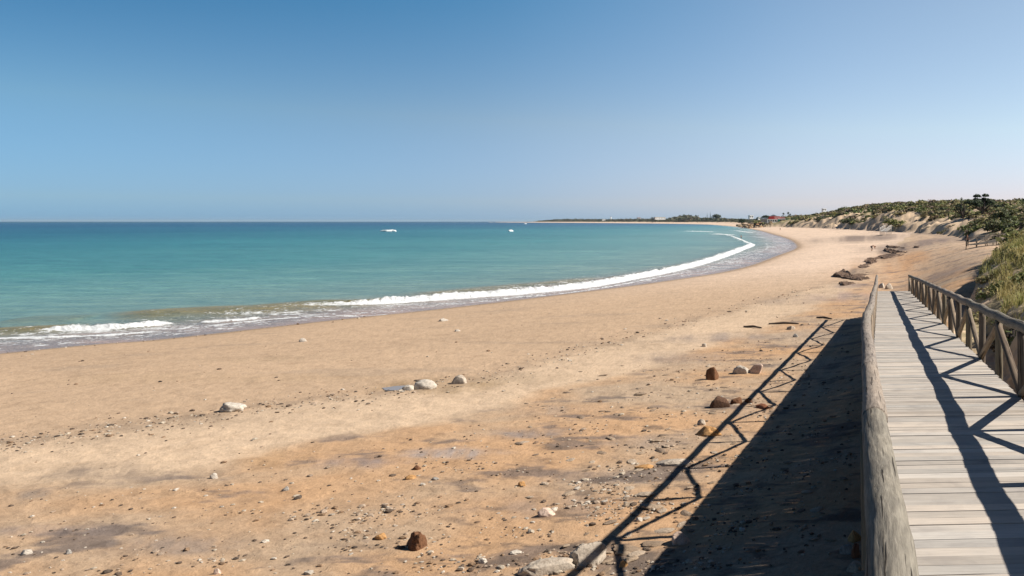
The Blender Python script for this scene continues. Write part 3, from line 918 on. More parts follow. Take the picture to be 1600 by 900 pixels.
# dune scrub: too many cushions to count
zt = z; dd = np.hypot(GX, GY)
area = np.abs(np.gradient(GX, axis=1)) * np.abs(np.gradient(GY, axis=0))
size = .5 + dd / 300
den = area * vegm * (vn > .5) * (GY > 60) * (GY < 1300) * (GX > -330) * (GX < 150) * np.exp(-np.maximum(v - 70, 0) / 40) / size ** 2 * ~((GX / GY * F + VX > 1148) & (GX / GY * F + VX < 1245) & (GY > 835) & (GY < 893))
wgt = den.ravel() / den.sum()
NB = 19000
pick = rng.choice(den.size, NB, p=wgt)
PX, PY = GX.ravel()[pick] + rng.normal(0, .4, NB), GY.ravel()[pick] * (1 + rng.normal(0, .003, NB))
PZ = terrain(PX, PY)
sd = size.ravel()[pick]
rad = sd * rng.uniform(.5, 1.7, NB); hgt = rad * rng.uniform(.28, .62, NB)
V, Fc, Cc = bushes(np.stack([PX, PY, PZ - .12], 1), rad, hgt, 46, PAL, .17)
# patches of one kind of plant share a tint
pt = fbm(V[:, 0] / 16 + 5, V[:, 1] / 26, 2)
Cc = Cc * (1 + .5 * pt[:, None] * np.array((.9, .6, .7)))
scrub = mesh_np('dune_scrub', V, Fc, M_leaf, {'col': np.clip(Cc * 1.0, .01, .5)})
tag(scrub, 'low olive green scrub covering the crest and face of the dunes', kind='stuff')

# dune grass on the near mounds
def blades(P, L_, wd_, lean, colr):
    n = len(P)
    a = rng.random(n) * 2 * np.pi
    dirx = np.cos(a) * lean; diry = np.sin(a) * lean
    sx_, sy_ = np.cos(a + 1.57) * wd_, np.sin(a + 1.57) * wd_
    # prevailing lean away from the sea
    dirx = dirx + .18
    b0 = P; mid = P + np.stack([dirx * L_ * .45, diry * L_ * .45, L_ * .6], 1); tip = P + np.stack([dirx * L_ * 1.25, diry * L_ * 1.25, L_ * (1 - .35 * lean)], 1)
    w3 = np.stack([sx_, sy_, np.zeros(n)], 1)
    V = np.stack([b0 - w3, b0 + w3, mid + w3 * .8, mid - w3 * .8, tip], 1).reshape(-1, 3)
    k = np.arange(n) * 5
    Fq = np.stack([k, k + 1, k + 2, k + 3], 1); Ft = np.stack([k + 3, k + 2, k + 4, k + 4], 1)
    return V, np.vstack([Fq, Ft]), np.repeat(colr, 5, axis=0)
okg = (v > -.1) & (GY > 9) & (GY < 100) & (GX < 26) & (GX > 2.15)
gp_n = fbm(GX / 1.6 + 3, GY / 1.6, 3)
gden = area * okg * smooth(-.35, .1, gp_n + .5 * smooth(.5, 1.6, vf) - .1) * np.where(GY < 24, .7, 1) * (vf > .05) / (1 + (GY / 45) ** 1.5)
gden = gden * np.where((GY < 34) & (vf < 1.1), .15, 1) * smooth(2.7, 3.6, GX - .08 * np.maximum(GY - 15, 0))
NG = 130000
pick = rng.choice(gden.size, NG // 12, p=gden.ravel() / gden.sum())
tuft = np.repeat(pick, 12)
gx = GX.ravel()[tuft] + rng.normal(0, .07, len(tuft)) + np.repeat(rng.normal(0, .12, len(pick)), 12)
gy = GY.ravel()[tuft] + rng.normal(0, .07, len(tuft)) + np.repeat(rng.normal(0, .15, len(pick)), 12)
gzz = terrain(gx, gy)
gl = np.repeat(rng.uniform(.22, .62, len(pick)), 12) * rng.uniform(.6, 1.2, len(tuft))
kk = np.repeat(rng.random(len(pick)), 12)[:, None]
pt = smooth(-.3, .3, fbm(gx / 3, gy / 3, 3))[:, None]
cg = np.array((.22, .225, .07)) * (1 - pt) + np.array((.42, .35, .15)) * pt
cg = cg * (.7 + .6 * kk)
V, Fc, Cc = blades(np.stack([gx, gy, gzz - .03], 1), gl, .006 + gl * .009 * (1 + gy / 40), rng.uniform(.15, .8, len(gx)), cg)
tri = Fc[:, 2] == Fc[:, 3]
o = poly_build('dune_grass', V, Fc, tri, M_grass, None, False, np.clip(Cc, .01, .6), V)
tag(o, 'straw and green marram grass growing over the sand bank right of the boardwalk', kind='stuff')

# low cushions between the grass
cd_ = area * (v > .1) * (GY > 17) * (GY < 100) & 1 if False else area * ((v > .1) & (GY > 17) & (GY < 100) & (GX > 2.6) & (GX < 28)) * (vf > .5) * smooth(-.2, .25, fbm(GX / 2.5 + 9, GY / 2.5, 3) + .1)
pick = rng.choice(cd_.size, 900, p=cd_.ravel() / cd_.sum())
cx_, cy_ = GX.ravel()[pick], GY.ravel()[pick]
rr_ = rng.uniform(.18, .5, 900) * (1 + cy_ / 120)
V, Fc, Cc = bushes(np.stack([cx_, cy_, terrain(cx_, cy_) - .05], 1), rr_, rr_ * .7, 90, PAL[[0, 1, 2, 5, 6]], .10)
o = mesh_np('cushion_plants', V, Fc, M_leaf, {'col': Cc}); tag(o, 'small olive cushion plants among the grass of the sand bank at right', kind='stuff')

# ------------------------------------------------------------------ single shrubs and trees
def shrub(px, d, r, hh, pal, label, sink=.2, n=900, name='shrub', group=None):
    x = (px - VX) / F * d
    zz = gz(x, d)
    e = empty(name, (x, d, zz - sink), 0, label, 'shrub', group)
    # several lobes
    L_ = 9
    lob = np.stack([rng.normal(0, r * .45, L_), rng.normal(0, r * .45, L_), np.abs(rng.normal(0, hh * .2, L_))], 1)
    V, Fc, Cc = bushes(lob, r * rng.uniform(.4, .65, L_), hh * rng.uniform(.5, .85, L_), n // L_, np.array(pal), .12)
    mesh_np('foliage', V, Fc, M_leaf, {'col': Cc}, e)
    m = MB()
    for k in range(5):
        a = rng.random() * 6.28
        m.tube([(0, 0, -.3), (math.cos(a) * r * .3, math.sin(a) * r * .3, hh * .5)], [.05, .02], 6)
    m.build('stem', M_bark, e, True)
    return e
DK = [(.065, .080, .032), (.085, .100, .040), (.12, .12, .055)]
GR = [(.13, .14, .045), (.11, .13, .04), (.16, .15, .06)]
shrub(1590, 125, 2.6, 1.9, DK, 'dark green shrub at the right edge, on the slope above the dark walkway', .6, 1500)
shrub(1555, 150, 3.2, 2.4, DK, 'dark rounded shrub on the slope below the ridge trees')
shrub(1400, 400, 5, 3.5, [(.15, .16, .045)], 'bright olive shrub on the crest above the bleached stairway')
shrub(1330, 540, 5, 4, DK, 'dark shrub on the crest of the far dune, left of its pale bare faces')
shrub(1284, 700, 6, 5, DK, 'dark shrub on the low left end of the dune beside the white hut')
shrub(1585, 190, 3.5, 3.5, DK, 'dark shrub on the skyline right of the ridge trees')
# shaded twiggy shrub under the bank by the railing
shrub(1572, 19.5, .55, .6, [(.07, .05, .03), (.10, .075, .04)], 'dry brown twiggy shrub on the bank behind the near right railing', .1, 500)

def tree(name, x, y, ztop, zbase, width, label, pal, kind='spread', group=None, n=1500):
    e = empty(name, (x, y, zbase), 0, label, 'tree', group)
    H = ztop - zbase
    m = MB()
    lobes = []
    if kind == 'spread':
        m.tube([(0, 0, -.5), (.03 * H, 0, H * .35), (.1 * H, 0, H * .6)], [.07 * H, .05 * H, .03 * H], 9, rough=.1)
        for k in range(26):
            a = rng.random() * 6.28; q_ = math.sqrt(rng.random()); rr_ = width * .5 * q_
            side_ = .5 + .5 * math.cos(a)
            c_ = (math.cos(a) * rr_, math.sin(a) * rr_ * .7, H * (.26 + (.60 - .34 * q_ - .10 * side_) * rng.uniform(.35, 1.0) + .12 * (1 - q_)))
            m.tube([(.02 * H, 0, H * .2), (c_[0] * .6, c_[1] * .6, c_[2] * .7), c_], [.03 * H, .02 * H, .008 * H], 6)
            lobes.append((c_, width * rng.uniform(.07, .14), H * rng.uniform(.07, .12)))
    elif kind == 'dome':
        m.tube([(0, 0, -.5), (0, 0, H * .5)], [.05 * H, .03 * H], 8, rough=.1)
        for k in range(22):
            a = rng.random() * 6.28; rr_ = width * .5 * math.sqrt(rng.random()) * .8
            c_ = (math.cos(a) * rr_, math.sin(a) * rr_, H * (.25 + .55 * math.sqrt(max(0, 1 - (rr_ / (width * .48)) ** 2)) * rng.uniform(.5, 1)))
            m.tube([(0, 0, H * .3), c_], [.02 * H, .006 * H], 5)
            lobes.append((c_, width * .16, H * .2))
    elif kind == 'conifer':
        m.tube([(0, 0, -.5), (0, 0, H * .97)], [.03 * H, .004 * H], 8)
        for k in range(14):
            t_ = k / 14; zz = H * (.15 + .8 * t_)
            for j in range(4):
                a = rng.random() * 6.28; rr_ = width * .5 * (1 - t_) * rng.uniform(.5, .9)
                c_ = (math.cos(a) * rr_ * .6, math.sin(a) * rr_ * .6, zz)
                lobes.append((c_, max(rr_ * .6, width * .05), H * .025))
    lc = np.array([l[0] for l in lobes]); lr = np.array([l[1] for l in lobes]); lh = np.array([l[2] for l in lobes])
    V, Fc, Cc = bushes(lc, lr, lh, n // len(lobes), np.array(pal), .16)
    mesh_np('crown', V, Fc, M_leaf, {'col': Cc}, e)
    m.build('trunk', M_bark, e, True)
    return e
def crest(px, d0, d1):
    dd_ = np.linspace(d0, d1, 60); a_ = (terrain((px - VX) / F * dd_, dd_) - CZ) / dd_
    return float(dd_[int(np.argmax(a_))])
def tpx(name, px, ytop, d, wpx, label, pal, kind, n=1500, group=None, drop=0):
    if kind == 'spread': d = crest(px, 190, 300); drop = .6
    x = (px - VX) / F * d
    zb_ = gz(x, d) - drop
    zt_ = CZ - (ytop - VY) / F * d
    return tree(name, x, d, max(zt_, zb_ + 1.5), zb_, wpx * d / F, label, pal, kind, group, n)
TG = [(.030, .050, .024), (.042, .062, .030), (.055, .075, .032)]
tpx('wind_bent_tree', 1535, 299, 235, 52, 'larger dark wind-bent tree standing on the dune ridge at the right', TG, 'spread', 5200)
tpx('wind_bent_tree', 1504, 307.5, 232, 24, 'smaller dark flat-topped tree on the ridge, left of the larger one', TG, 'spread', 2000)
FG = [(.07, .085, .05), (.085, .095, .055), (.06, .075, .045)]
for a in [('conifer_tree', 1105, 332.5, 2600, 8, 'tall dark conifer in the far grove, left of its taller twin', TG, 'conifer', 900),
          ('conifer_tree', 1110, 330.5, 2620, 8, 'tallest conifer of the far grove, beside the domed tree', TG, 'conifer', 900),
          ('domed_tree', 1120, 333, 2640, 17, 'broad domed tree right of the two conifers on the far shore', FG, 'dome', 1200),
          ('conifer_tree', 1090, 336.5, 2640, 6, 'small pointed conifer left of the far conifer pair', TG, 'conifer', 500),
          ('far_tree', 1019, 337.5, 3300, 7, 'dark tree standing above the far woodland near the left of the long pale building', FG, 'dome', 400),
          ('round_tree', 1186, 336, 960, 12, 'round grey-green tree left behind the beach restaurant', FG, 'dome', 900),
          ('round_tree', 1197, 335.3, 955, 15, 'dark green clipped tree directly behind the grey restaurant roof', TG, 'dome', 1100),
          ('round_tree', 1160, 340, 905, 14, 'dark bushy tree at the left end of the rocky point', TG, 'dome', 900),
          ('round_tree', 1244, 338.5, 900, 16, 'olive bushy tree right of the palms', FG, 'dome', 700)]:
    tpx(*a)
def palm(px, ytop, d, label):
    x = (px - VX) / F * d; zb_ = gz(x, d); zt_ = CZ - (ytop - VY) / F * d; H = zt_ - zb_
    e = empty('palm_tree', (x, d, zb_), 0, label, 'palm tree')
    m = MB(); m.tube([(0, 0, -.3), (.15, 0, H * .5), (.1, 0, H - 1.4)], [.32, .25, .22], 9); m.build('trunk', M_bark, e, True)
    V = []; Fc = []
    for k in range(26):
        a = k * 2.4; el_ = rng.uniform(-.6, 1.2); L_ = rng.uniform(1.8, 2.6)
        p0 = np.array((.1, 0, H - 1.5))
        pts = []
        for t_ in np.linspace(0, 1, 5):
            pts.append(p0 + np.array((math.cos(a) * math.cos(el_) * L_ * t_, math.sin(a) * math.cos(el_) * L_ * t_, math.sin(el_) * L_ * t_ - 1.1 * t_ * t_)))
        sd_ = np.array((-math.sin(a), math.cos(a), 0))
        for j in range(4):
            w0, w1 = [.1, .4, .42, .3, .02][j], [.1, .4, .42, .3, .02][j + 1]
            b0 = len(V); V += [pts[j] - sd_ * w0, pts[j] + sd_ * w0, pts[j + 1] + sd_ * w1, pts[j + 1] - sd_ * w1]; Fc.append((b0, b0 + 1, b0 + 2, b0 + 3))
    mesh_np('crown', V, Fc, M_leaf, {'col': np.tile((.045, .06, .03), (len(V), 1))}, e)
palm(1224, 331.5, 930, 'left palm of the group right of the pink restaurant storey')
palm(1231.5, 330, 935, 'tallest palm, in the middle of the group right of the restaurant')
palm(1234.5, 333, 945, 'shortest palm, rightmost of the group right of the restaurant')

# far coast woodland reading as one mass
prof = [(775, 347), (800, 345.6), (850, 343.8), (870, 342), (900, 342), (950, 342.3), (1000, 341.4), (1045, 341), (1055, 338.5), (1075, 335.8), (1086, 338.5), (1095, 340), (1130, 340.5), (1150, 341.5), (1170, 342.2), (1200, 341.5), (1250, 342)]
far_m = (GY > 1000) & (GY < 7200) & (v > 4) & (v < 420) & (GX < -100)
pxg = VX + F * GX / GY
far_m &= (pxg > 776) & (pxg < 1262)
wt = (area * far_m * np.exp(-v / 120) / GY ** 1.3).ravel()
pick = rng.choice(wt.size, 2800, p=wt / wt.sum())
fx_, fy_ = GX.ravel()[pick], GY.ravel()[pick]; fz_ = terrain(fx_, fy_)
top = np.interp(VX + F * fx_ / fy_, [p_[0] for p_ in prof], [p_[1] for p_ in prof])
ht = (CZ + (VY - top) / F * fy_ - fz_) * rng.uniform(.6, 1.05, len(fx_)) * smooth(0, 60, v.ravel()[pick] + 12)
ht = np.clip(ht, 1.5, 40)
FP = np.array([(.075, .085, .045), (.10, .10, .05), (.06, .075, .045), (.12, .10, .065), (.14, .12, .075)])
V, Fc, Cc = bushes(np.stack([fx_, fy_, fz_ - .5], 1), ht * rng.uniform(.7, 1.6, len(ht)) + 2, ht, 40, FP, .17)
o = mesh_np('coastal_woodland', V, Fc, M_leaf, {'col': Cc})
tag(o, 'hazy band of trees and scrub along the far shore', kind='stuff')
#PART3
# ------------------------------------------------------------------ buildings far along the shore
M_white = plain('white_paint', (.78, .77, .74)); M_pink = plain('pink_render', (.55, .25, .22)); M_red = plain('red_panel', (.42, .045, .04))
M_green = plain('green_awning', (.04, .20, .13)); M_dark = plain('dark_opening', (.03, .032, .035)); M_greyroof = plain('grey_roof', (.26, .28, .30))
M_cream = plain('cream_wall', (.62, .55, .42)); M_tile = plain('tile_roof', (.38, .16, .11)); M_concrete = plain('concrete', (.42, .38, .34))
def pbox(m, px0, px1, y0, y1, d, depth, dy=0):
    """a box that spans those pixels at distance d, in world metres"""
    x0, x1 = (px0 - VX) / F * d, (px1 - VX) / F * d
    z0, z1 = CZ - (y1 - VY) / F * d, CZ - (y0 - VY) / F * d
    m.box(((x0 + x1) / 2, d + depth / 2 + dy, (z0 + z1) / 2), (x1 - x0, depth, z1 - z0)); return m
def part(e, name, mt, boxes):
    m = MB()
    for b_ in boxes: pbox(m, *b_)
    m.v = [a - np.array(e.location) for a in m.v]
    return m.build(name, mt, e)
D0 = 880
e = empty('beach_restaurant', ((1210 - VX) / F * D0, D0, gz((1210 - VX) / F * D0, D0)), R(14), 'white and pink beach restaurant with red panel and green awning on the rocky point', 'restaurant')
part(e, 'terrace_wall', M_white, [(1198.5, 1215.5, 342.6, 348.5, D0, 5)])
part(e, 'foundation', M_cream, [(1196, 1243, 347, 352, D0 + .5, 9)])
for x0 in (1200.6, 1204, 1207.4, 1211):
    part(e, 'window', M_dark, [(x0, x0 + 1.9, 343.6, 346, D0 - .06, .3)])
part(e, 'upper_storey', M_pink, [(1208, 1220, 337.6, 342.6, D0 + 3, 7)])
part(e, 'sign_panel', M_red, [(1202, 1210.6, 338, 341, D0 + 1.5, .6), (1200.5, 1211, 341.2, 342.4, D0 + .8, 1.2)])
m = MB(); x0, x1 = (1203.5 - VX) / F * D0, (1215.5 - VX) / F * D0; zr = CZ + 8.2 / F * D0; zt_ = CZ + 10.8 / F * D0
m.add([(x0, D0 + 3, zr), (x1, D0 + 3, zr), ((x0 + x1) / 2, D0 + 3, zt_), (x0, D0 + 11, zr), (x1, D0 + 11, zr), ((x0 + x1) / 2, D0 + 11, zt_)],
      [(0, 1, 2, 2), (3, 5, 4, 4), (0, 2, 5, 3), (1, 4, 5, 2), (0, 3, 4, 1)])
m.v = [a - np.array(e.location) for a in m.v]; m.build('gable_roof', M_greyroof, e)
part(e, 'wing', M_pink, [(1220, 1229, 338.6, 343, D0 + 6, 6)])
part(e, 'side_roof', M_greyroof, [(1189, 1199.5, 341.3, 342.8, D0 + 1, 6)])
part(e, 'side_wall', M_concrete, [(1190, 1198.5, 342.8, 347.5, D0 + 1.4, 5)])
part(e, 'awning', M_green, [(1228, 1238, 341.8, 342.9, D0 + .5, 4)]); part(e, 'awning', M_white, [(1216, 1228, 341.6, 342.8, D0 + .2, 3)])
part(e, 'bar_front', M_dark, [(1219, 1238, 343.3, 345.2, D0 + 2, 3)])
part(e, 'green_panel', M_green, [(1215.5, 1218.5, 342.9, 346.5, D0 - .3, .5)])
# stairway down to the sand
m = MB()
for k in range(12):
    px_ = 1220 + k * .55; y_ = 346.5 + k * .55
    pbox(m, px_, px_ + .7, y_, y_ + 1.0, D0 - 2 - k * .3, 2.2)
m.v = [a - np.array(e.location) for a in m.v]; m.build('stairway', M_cream, e)

def house(name, px0, px1, ytop, ybot, d, label, wall, roof=None, nwin=2, cat='house', depth=None):
    if d < 1200: d = crest((px0 + px1) / 2, d - 120, d + 120)
    xc = ((px0 + px1) / 2 - VX) / F * d
    e = empty(name, (xc, d, CZ - (ybot - VY) / F * d), R(34), label, cat)
    depth = depth or (px1 - px0) * d / F * .7
    zb_ = gz(xc, d); yb = VY + (CZ - zb_ + .5) * F / d
    part(e, 'wall', wall, [(px0, px1, ytop + (ybot - ytop) * .25, min(max(ybot, yb), ybot + 1.2), d, depth)])
    part(e, 'roof', roof or wall, [(px0 - .15, px1 + .15, ytop, ytop + (ybot - ytop) * .24, d - .3, depth + .6)])
    for k in range(nwin):
        xw = px0 + (px1 - px0) * (k + .5) / nwin
        part(e, 'window', M_dark, [(xw - (px1 - px0) * .12 / nwin * 1.5, xw + (px1 - px0) * .12 / nwin * 1.5, ytop + (ybot - ytop) * .45, ytop + (ybot - ytop) * .8, d - .06, .4)])
    return e
house('white_house', 1171, 1177.5, 336.4, 340.6, 985, 'small bright white house behind the left part of the rocky point', M_white)
house('dune_hut', 1285.5, 1291.5, 325.8, 329.5, 800, 'white flat-roofed hut showing above the low left end of the dune', M_white)
house('tent_house', 1184.5, 1188, 339.5, 342.6, 900, 'little white cabin left of the grey restaurant roof', M_white, None, 1)
house('long_house', 1024, 1040, 339.2, 342, 3300, 'long pale building on the far shore between the dark tree and the brown bluff', M_white, M_cream, 6, 'building', 20)
house('far_house', 941.5, 946, 342.6, 344.5, 4500, 'white far-shore building just left of the lighthouse tower', M_white, None, 2)
house('far_house', 963, 970, 343, 344.4, 4450, 'long low white building on the far shore right of the lighthouse tower', M_white, None, 3)
house('far_house', 996, 1001, 339.8, 342, 4000, 'pale far-shore house at the right end of the flat woodland', M_white, M_tile, 2)
d = 4600; xl = (954.6 - VX) / F * d
e = empty('lighthouse', (xl, d, 8), 0, 'slim white lighthouse tower above the far shore trees', 'lighthouse')
zt_ = CZ + (VY - 337.6) / F * d - 8
m = MB(); m.tube([(0, 0, -4), (0, 0, zt_ * .8)], [3.4, 2.5], 16); m.build('tower', M_white, e, True)
m = MB(); m.tube([(0, 0, zt_ * .8 + .02), (0, 0, zt_ * .84)], 3.4, 16); m.build('gallery', M_white, e)
m = MB(); m.tube([(0, 0, zt_ * .84 + .02), (0, 0, zt_)], [1.8, 1.0], 12); m.build('lantern', M_greyroof, e, True)
# red sun shade at the foot of the restaurant stair
d = 862; x_ = (1217.5 - VX) / F * d; zg = gz(x_, d)
zp = CZ - (348.6 - VY) / F * d
e = empty('beach_umbrella', (x_, d, zg), 0, 'faded red beach parasol standing on the sand below the restaurant', 'umbrella')
m = MB(); m.tube([(0, 0, -.2), (0, 0, zp - zg)], .06, 6); m.build('pole', M_white, e)
H_ = zp - zg
V = [(0, 0, H_)] + [(2.1 * math.cos(k * .785), 2.1 * math.sin(k * .785), H_ - 1.0) for k in range(8)]
m = MB(); m.add(V, [(0, k + 1, (k + 1) % 8 + 1, (k + 1) % 8 + 1) for k in range(8)]); m.build('canopy', plain('faded_red_cloth', (.5, .12, .08)), e)

# ------------------------------------------------------------------ rocks
import bmesh
def ico(sub):
    bm = bmesh.new(); bmesh.ops.create_icosphere(bm, subdivisions=sub, radius=1)
    V = np.array([v_.co[:] for v_ in bm.verts]); Fc = np.array([[q.index for q in f.verts] for f in bm.faces]); bm.free()
    return V, Fc
ICO = {k: ico(k) for k in (1, 2, 3, 4, 5)}
def rockshape(sub, seed, dims, rough=.3, flat=.0, facet=0):
    V, Fc = ICO[sub]; V = V.copy()
    r = 1 + rough * fbm(V[:, 0] * 1.1 + seed * 5.3, V[:, 1] * 1.1 + V[:, 2] * .9 + seed, 2) + rough * .45 * fbm(V[:, 0] * 3 + V[:, 2] * 2 + seed, V[:, 1] * 3 - V[:, 2] * 2, 3) \
        + rough * .2 * fbm(V[:, 0] * 9 + V[:, 2] * 5 + seed, V[:, 1] * 9 - V[:, 2] * 6, 3)
    V *= r[:, None]
    rr_ = np.random.default_rng(seed)
    for k in range(facet):   # flat broken faces
        n_ = rr_.standard_normal(3); n_[2] = abs(n_[2]) * .8; n_ /= np.linalg.norm(n_)
        d_ = V @ n_; c_ = rr_.uniform(.55, .8); ex = np.maximum(d_ - c_, 0)
        V -= ex[:, None] * n_ * .88
    V[:, 2] = np.where(V[:, 2] < -.35, -.35 + (V[:, 2] + .35) * .25, V[:, 2])
    return V * np.array(dims) / 2, Fc
KC = {'brown': (.17, .085, .045), 'dark': (.115, .065, .042), 'pale': (.43, .37, .30), 'white': (.52, .47, .40), 'pink': (.60, .46, .37), 'orange': (.46, .26, .11), 'grey': (.34, .32, .29), 'red': (.26, .11, .06)}
def rock(px, py, wpx, hpx, kind, label, name='rock', deep=.75, sub=4, facet=5, rough=.3, tilt=0, group=None, M=None, sink=.18, cat=None, mt=None):
    x, y, zz = ground_at(px, py)
    wd_ = wpx * y / F * .98; hh = hpx * y / F
    seed = int(px * 7 + py) % 9973
    V, Fc = rockshape(sub, seed, (wd_ * 1.04, wd_ * deep, hh * 1.6), rough, facet=facet)
    c = np.array(KC[kind])
    o = mesh_np(name, V, Fc, mt or M_stone, {'col': np.tile(c, (len(V), 1)) * (1 + .12 * fbm(V[:, 0] * 6, V[:, 1] * 6 + V[:, 2] * 4, 3))[:, None]}, shade=(sub > 3))
    o.location = (x, y + wd_ * deep * .3, zz + hh * .20)
    o.rotation_euler = (0, tilt, rng.uniform(-.4, .4))
    return tag(o, label, cat or 'rock', group)
rock(647, 858, 36, 25, 'brown', 'rounded reddish brown rock lying alone at the bottom, left of the pale boulders', sub=5, facet=4, mt=M_fibre, name='brown_rock')
rock(1111, 594, 22, 21, 'brown', 'upright blocky brown rock standing left of the white and pink stones', facet=7, deep=.8, mt=M_fibre, name='brown_rock')
rock(1125, 637, 34, 17, 'dark', 'largest dark brown rock, leftmost of the row of three', mt=M_fibre, name='brown_rock')
rock(1151, 632, 20, 12, 'brown', 'middle brown rock of the row of three', mt=M_fibre, name='brown_rock')
rock(1169, 630, 14, 7, 'dark', 'smallest brown rock, right end of the row of three', mt=M_fibre, name='brown_rock')
rock(1159, 584, 27, 13, 'white', 'low white stone leaning against the pink slab', facet=4)
rock(1181, 584, 21, 20, 'pink', 'tilted pinkish white slab beside the low white stone', facet=8, deep=.35, tilt=.45)
rock(1192, 639, 24, 8, 'red', 'flat reddish stone crossed by the shadow of a railing brace')
rock(917, 884, 56, 30, 'pale', 'large rough pale boulder at the bottom, left of the railing shadow', name='boulder', sub=5, facet=3, rough=.4)
rock(850, 897, 80, 20, 'pale', 'long flat grey-white boulder cut by the bottom edge of the photo', name='boulder', sub=5, facet=4, deep=.6)
rock(356, 643, 33, 14, 'white', 'rough whitish boulder lying alone on the wrack line at left', name='boulder', facet=2, rough=.4)
rock(660, 608, 31, 14, 'white', 'largest smooth white stone in the small puddle', facet=0, rough=.18)
rock(636, 610, 17, 8, 'white', 'small white stone at the left end of the puddle', facet=1, rough=.2)
rock(714, 600, 25, 12, 'pale', 'pale stone lying in the wet hollow right of the puddle')
rock(333, 748, 12, 8, 'white', 'small whitish stone alone on the orange sand at left')
rock(39, 867, 14, 9, 'white', 'small pale stone near the bottom left corner')
rock(105, 866, 9, 7, 'grey', 'small grey stone right of the pale one in the bottom left corner')
rock(445, 767, 12, 7, 'grey', 'grey stone on a dark streak left of centre')
rock(338, 897, 12, 8, 'pink', 'pale pink stone cut by the bottom edge at left')
rock(1104, 681, 42, 12, 'orange', 'low crumbly orange stone slab left of the railing shadow', rough=.5)
rock(1095, 664, 16, 8, 'pale', 'small cream stone just above the crumbly orange slab')
rock(1050, 727, 66, 7, 'pale', 'long thin pale slab lying flat left of the railing shadow', deep=.5)
rock(1006, 733, 30, 6, 'orange', 'thin orange slab at the left end of the long pale slab', deep=.5)
rock(640, 749, 16, 6, 'orange', 'flat orange stone in the middle of the foreground beach')
rock(649, 734, 13, 7, 'brown', 'small brown stone just behind the flat orange one')
rock(678, 750, 12, 4, 'grey', 'thin dark-edged stone right of the flat orange one')
rock(851, 807, 27, 12, 'pink', 'pink flat stone with a dark shadow left of the pebble field')
rock(862, 799, 14, 6, 'white', 'white stone touching the back of the pink flat stone')
rock(592, 843, 19, 9, 'orange', 'orange-brown low stone left of the rounded reddish rock')
rock(803, 866, 20, 5, 'white', 'flat white pebble above the long flat boulder', sub=3)
rock(752, 881, 16, 8, 'white', 'oval grey-white stone between the reddish rock and the boulders')
rock(814, 760, 12, 7, 'orange', 'small orange stone right of centre')
rock(690, 502, 15, 5, 'white', 'white stone on the smooth sand close to the water')
rock(714, 518, 10, 3, 'white', 'small flat white stone inland of the one near the water', sub=3)
rock(472, 534, 11, 6, 'white', 'white shell-like stone alone on the smooth wet sand at left', sub=3)
rock(1236, 515, 15, 7, 'pale', 'pale stone at the end of the longer stick')
rock(1100, 542, 8, 7, 'white', 'small white stone on the sand left of the sticks')
rock(1243, 527, 8, 6, 'grey', 'small grey stone just below the pale stone by the stick')
rock(1378, 450, 11, 8, 'white', 'white rock just beyond the far end of the boardwalk')
rock(1389, 452, 13, 9, 'pale', 'cream rock right of the white one beyond the boardwalk end')
rock(1376, 461, 8, 5, 'dark', 'dark stone at the foot of the boardwalk steps')
rock(1430, 439, 8, 4, 'dark', 'dark stone on the sand right of the rocks beyond the boardwalk', sub=3)
rock(1260, 590, 14, 7, 'pale', 'pale stone between the railing shadow and the deck shadow')
rock(1060, 851, 34, 18, 'pink', 'pinkish boulder in the triangle of sunlight inside the railing shadow', facet=5)
rock(973, 886, 13, 9, 'orange', 'yellowish stone just left of the short vertical post shadow')
rock(999, 815, 11, 6, 'white', 'white stone above the corner of the railing shadow')
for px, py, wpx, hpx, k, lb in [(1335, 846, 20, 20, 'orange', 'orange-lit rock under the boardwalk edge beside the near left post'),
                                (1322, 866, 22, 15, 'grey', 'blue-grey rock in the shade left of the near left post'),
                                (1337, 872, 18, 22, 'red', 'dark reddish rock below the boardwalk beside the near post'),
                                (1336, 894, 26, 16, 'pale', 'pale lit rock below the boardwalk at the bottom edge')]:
    rock(px, py, wpx, hpx, k, lb)
# flat fragments of broken beach crust, half sunk in the sand
FR = []
for k in range(8):
    V, Fc = rockshape(3, 500 + k, (1, rng.uniform(.5, .8), rng.uniform(.14, .24)), .35, facet=5)
    FR.append(mesh_np('crust_fragment', V, Fc, M_stone, {'col': np.tile(np.array([(.34, .26, .185), (.27, .20, .14), (.40, .32, .24), (.22, .165, .12)][k % 4]), (len(V), 1))}))
for k in range(150):
    lit = k < 120
    px = rng.normal(1010, 110) if lit else rng.uniform(1170, 1330); py = rng.uniform(560, 890)
    lim = 1345 - (py - 490) * .72
    if lit and px > lim - 12: px = lim - 12 - rng.random() * 160
    if not lit and px < lim + 30: px = lim + 30 + rng.random() * 40
    px = min(px, 1332)
    d = (CZ - 1.6) * F / (py - VY); x = (px - VX) / F * d
    o = FR[k] if k < 8 else FR[int(rng.integers(0, 8))].copy()
    if k >= 8: COL.objects.link(o)
    s_ = float(np.clip(rng.lognormal(math.log(.21), .4), .1, .5)); o.scale = (s_, s_, s_)
    o.location = (x, d, gz(x, d) + .01); o.rotation_euler = (rng.normal(0, .06), rng.normal(0, .08), rng.random() * 6.28)
    if lit: tag(o, 'flat tan crust fragment half sunk in the sunlit sand left of the boardwalk shadow', 'rock', 'crust fragments on the sunlit sand')
    else: tag(o, 'flat crust fragment lying in the dark shadow beside the boardwalk', 'rock', 'crust fragments in the boardwalk shadow')
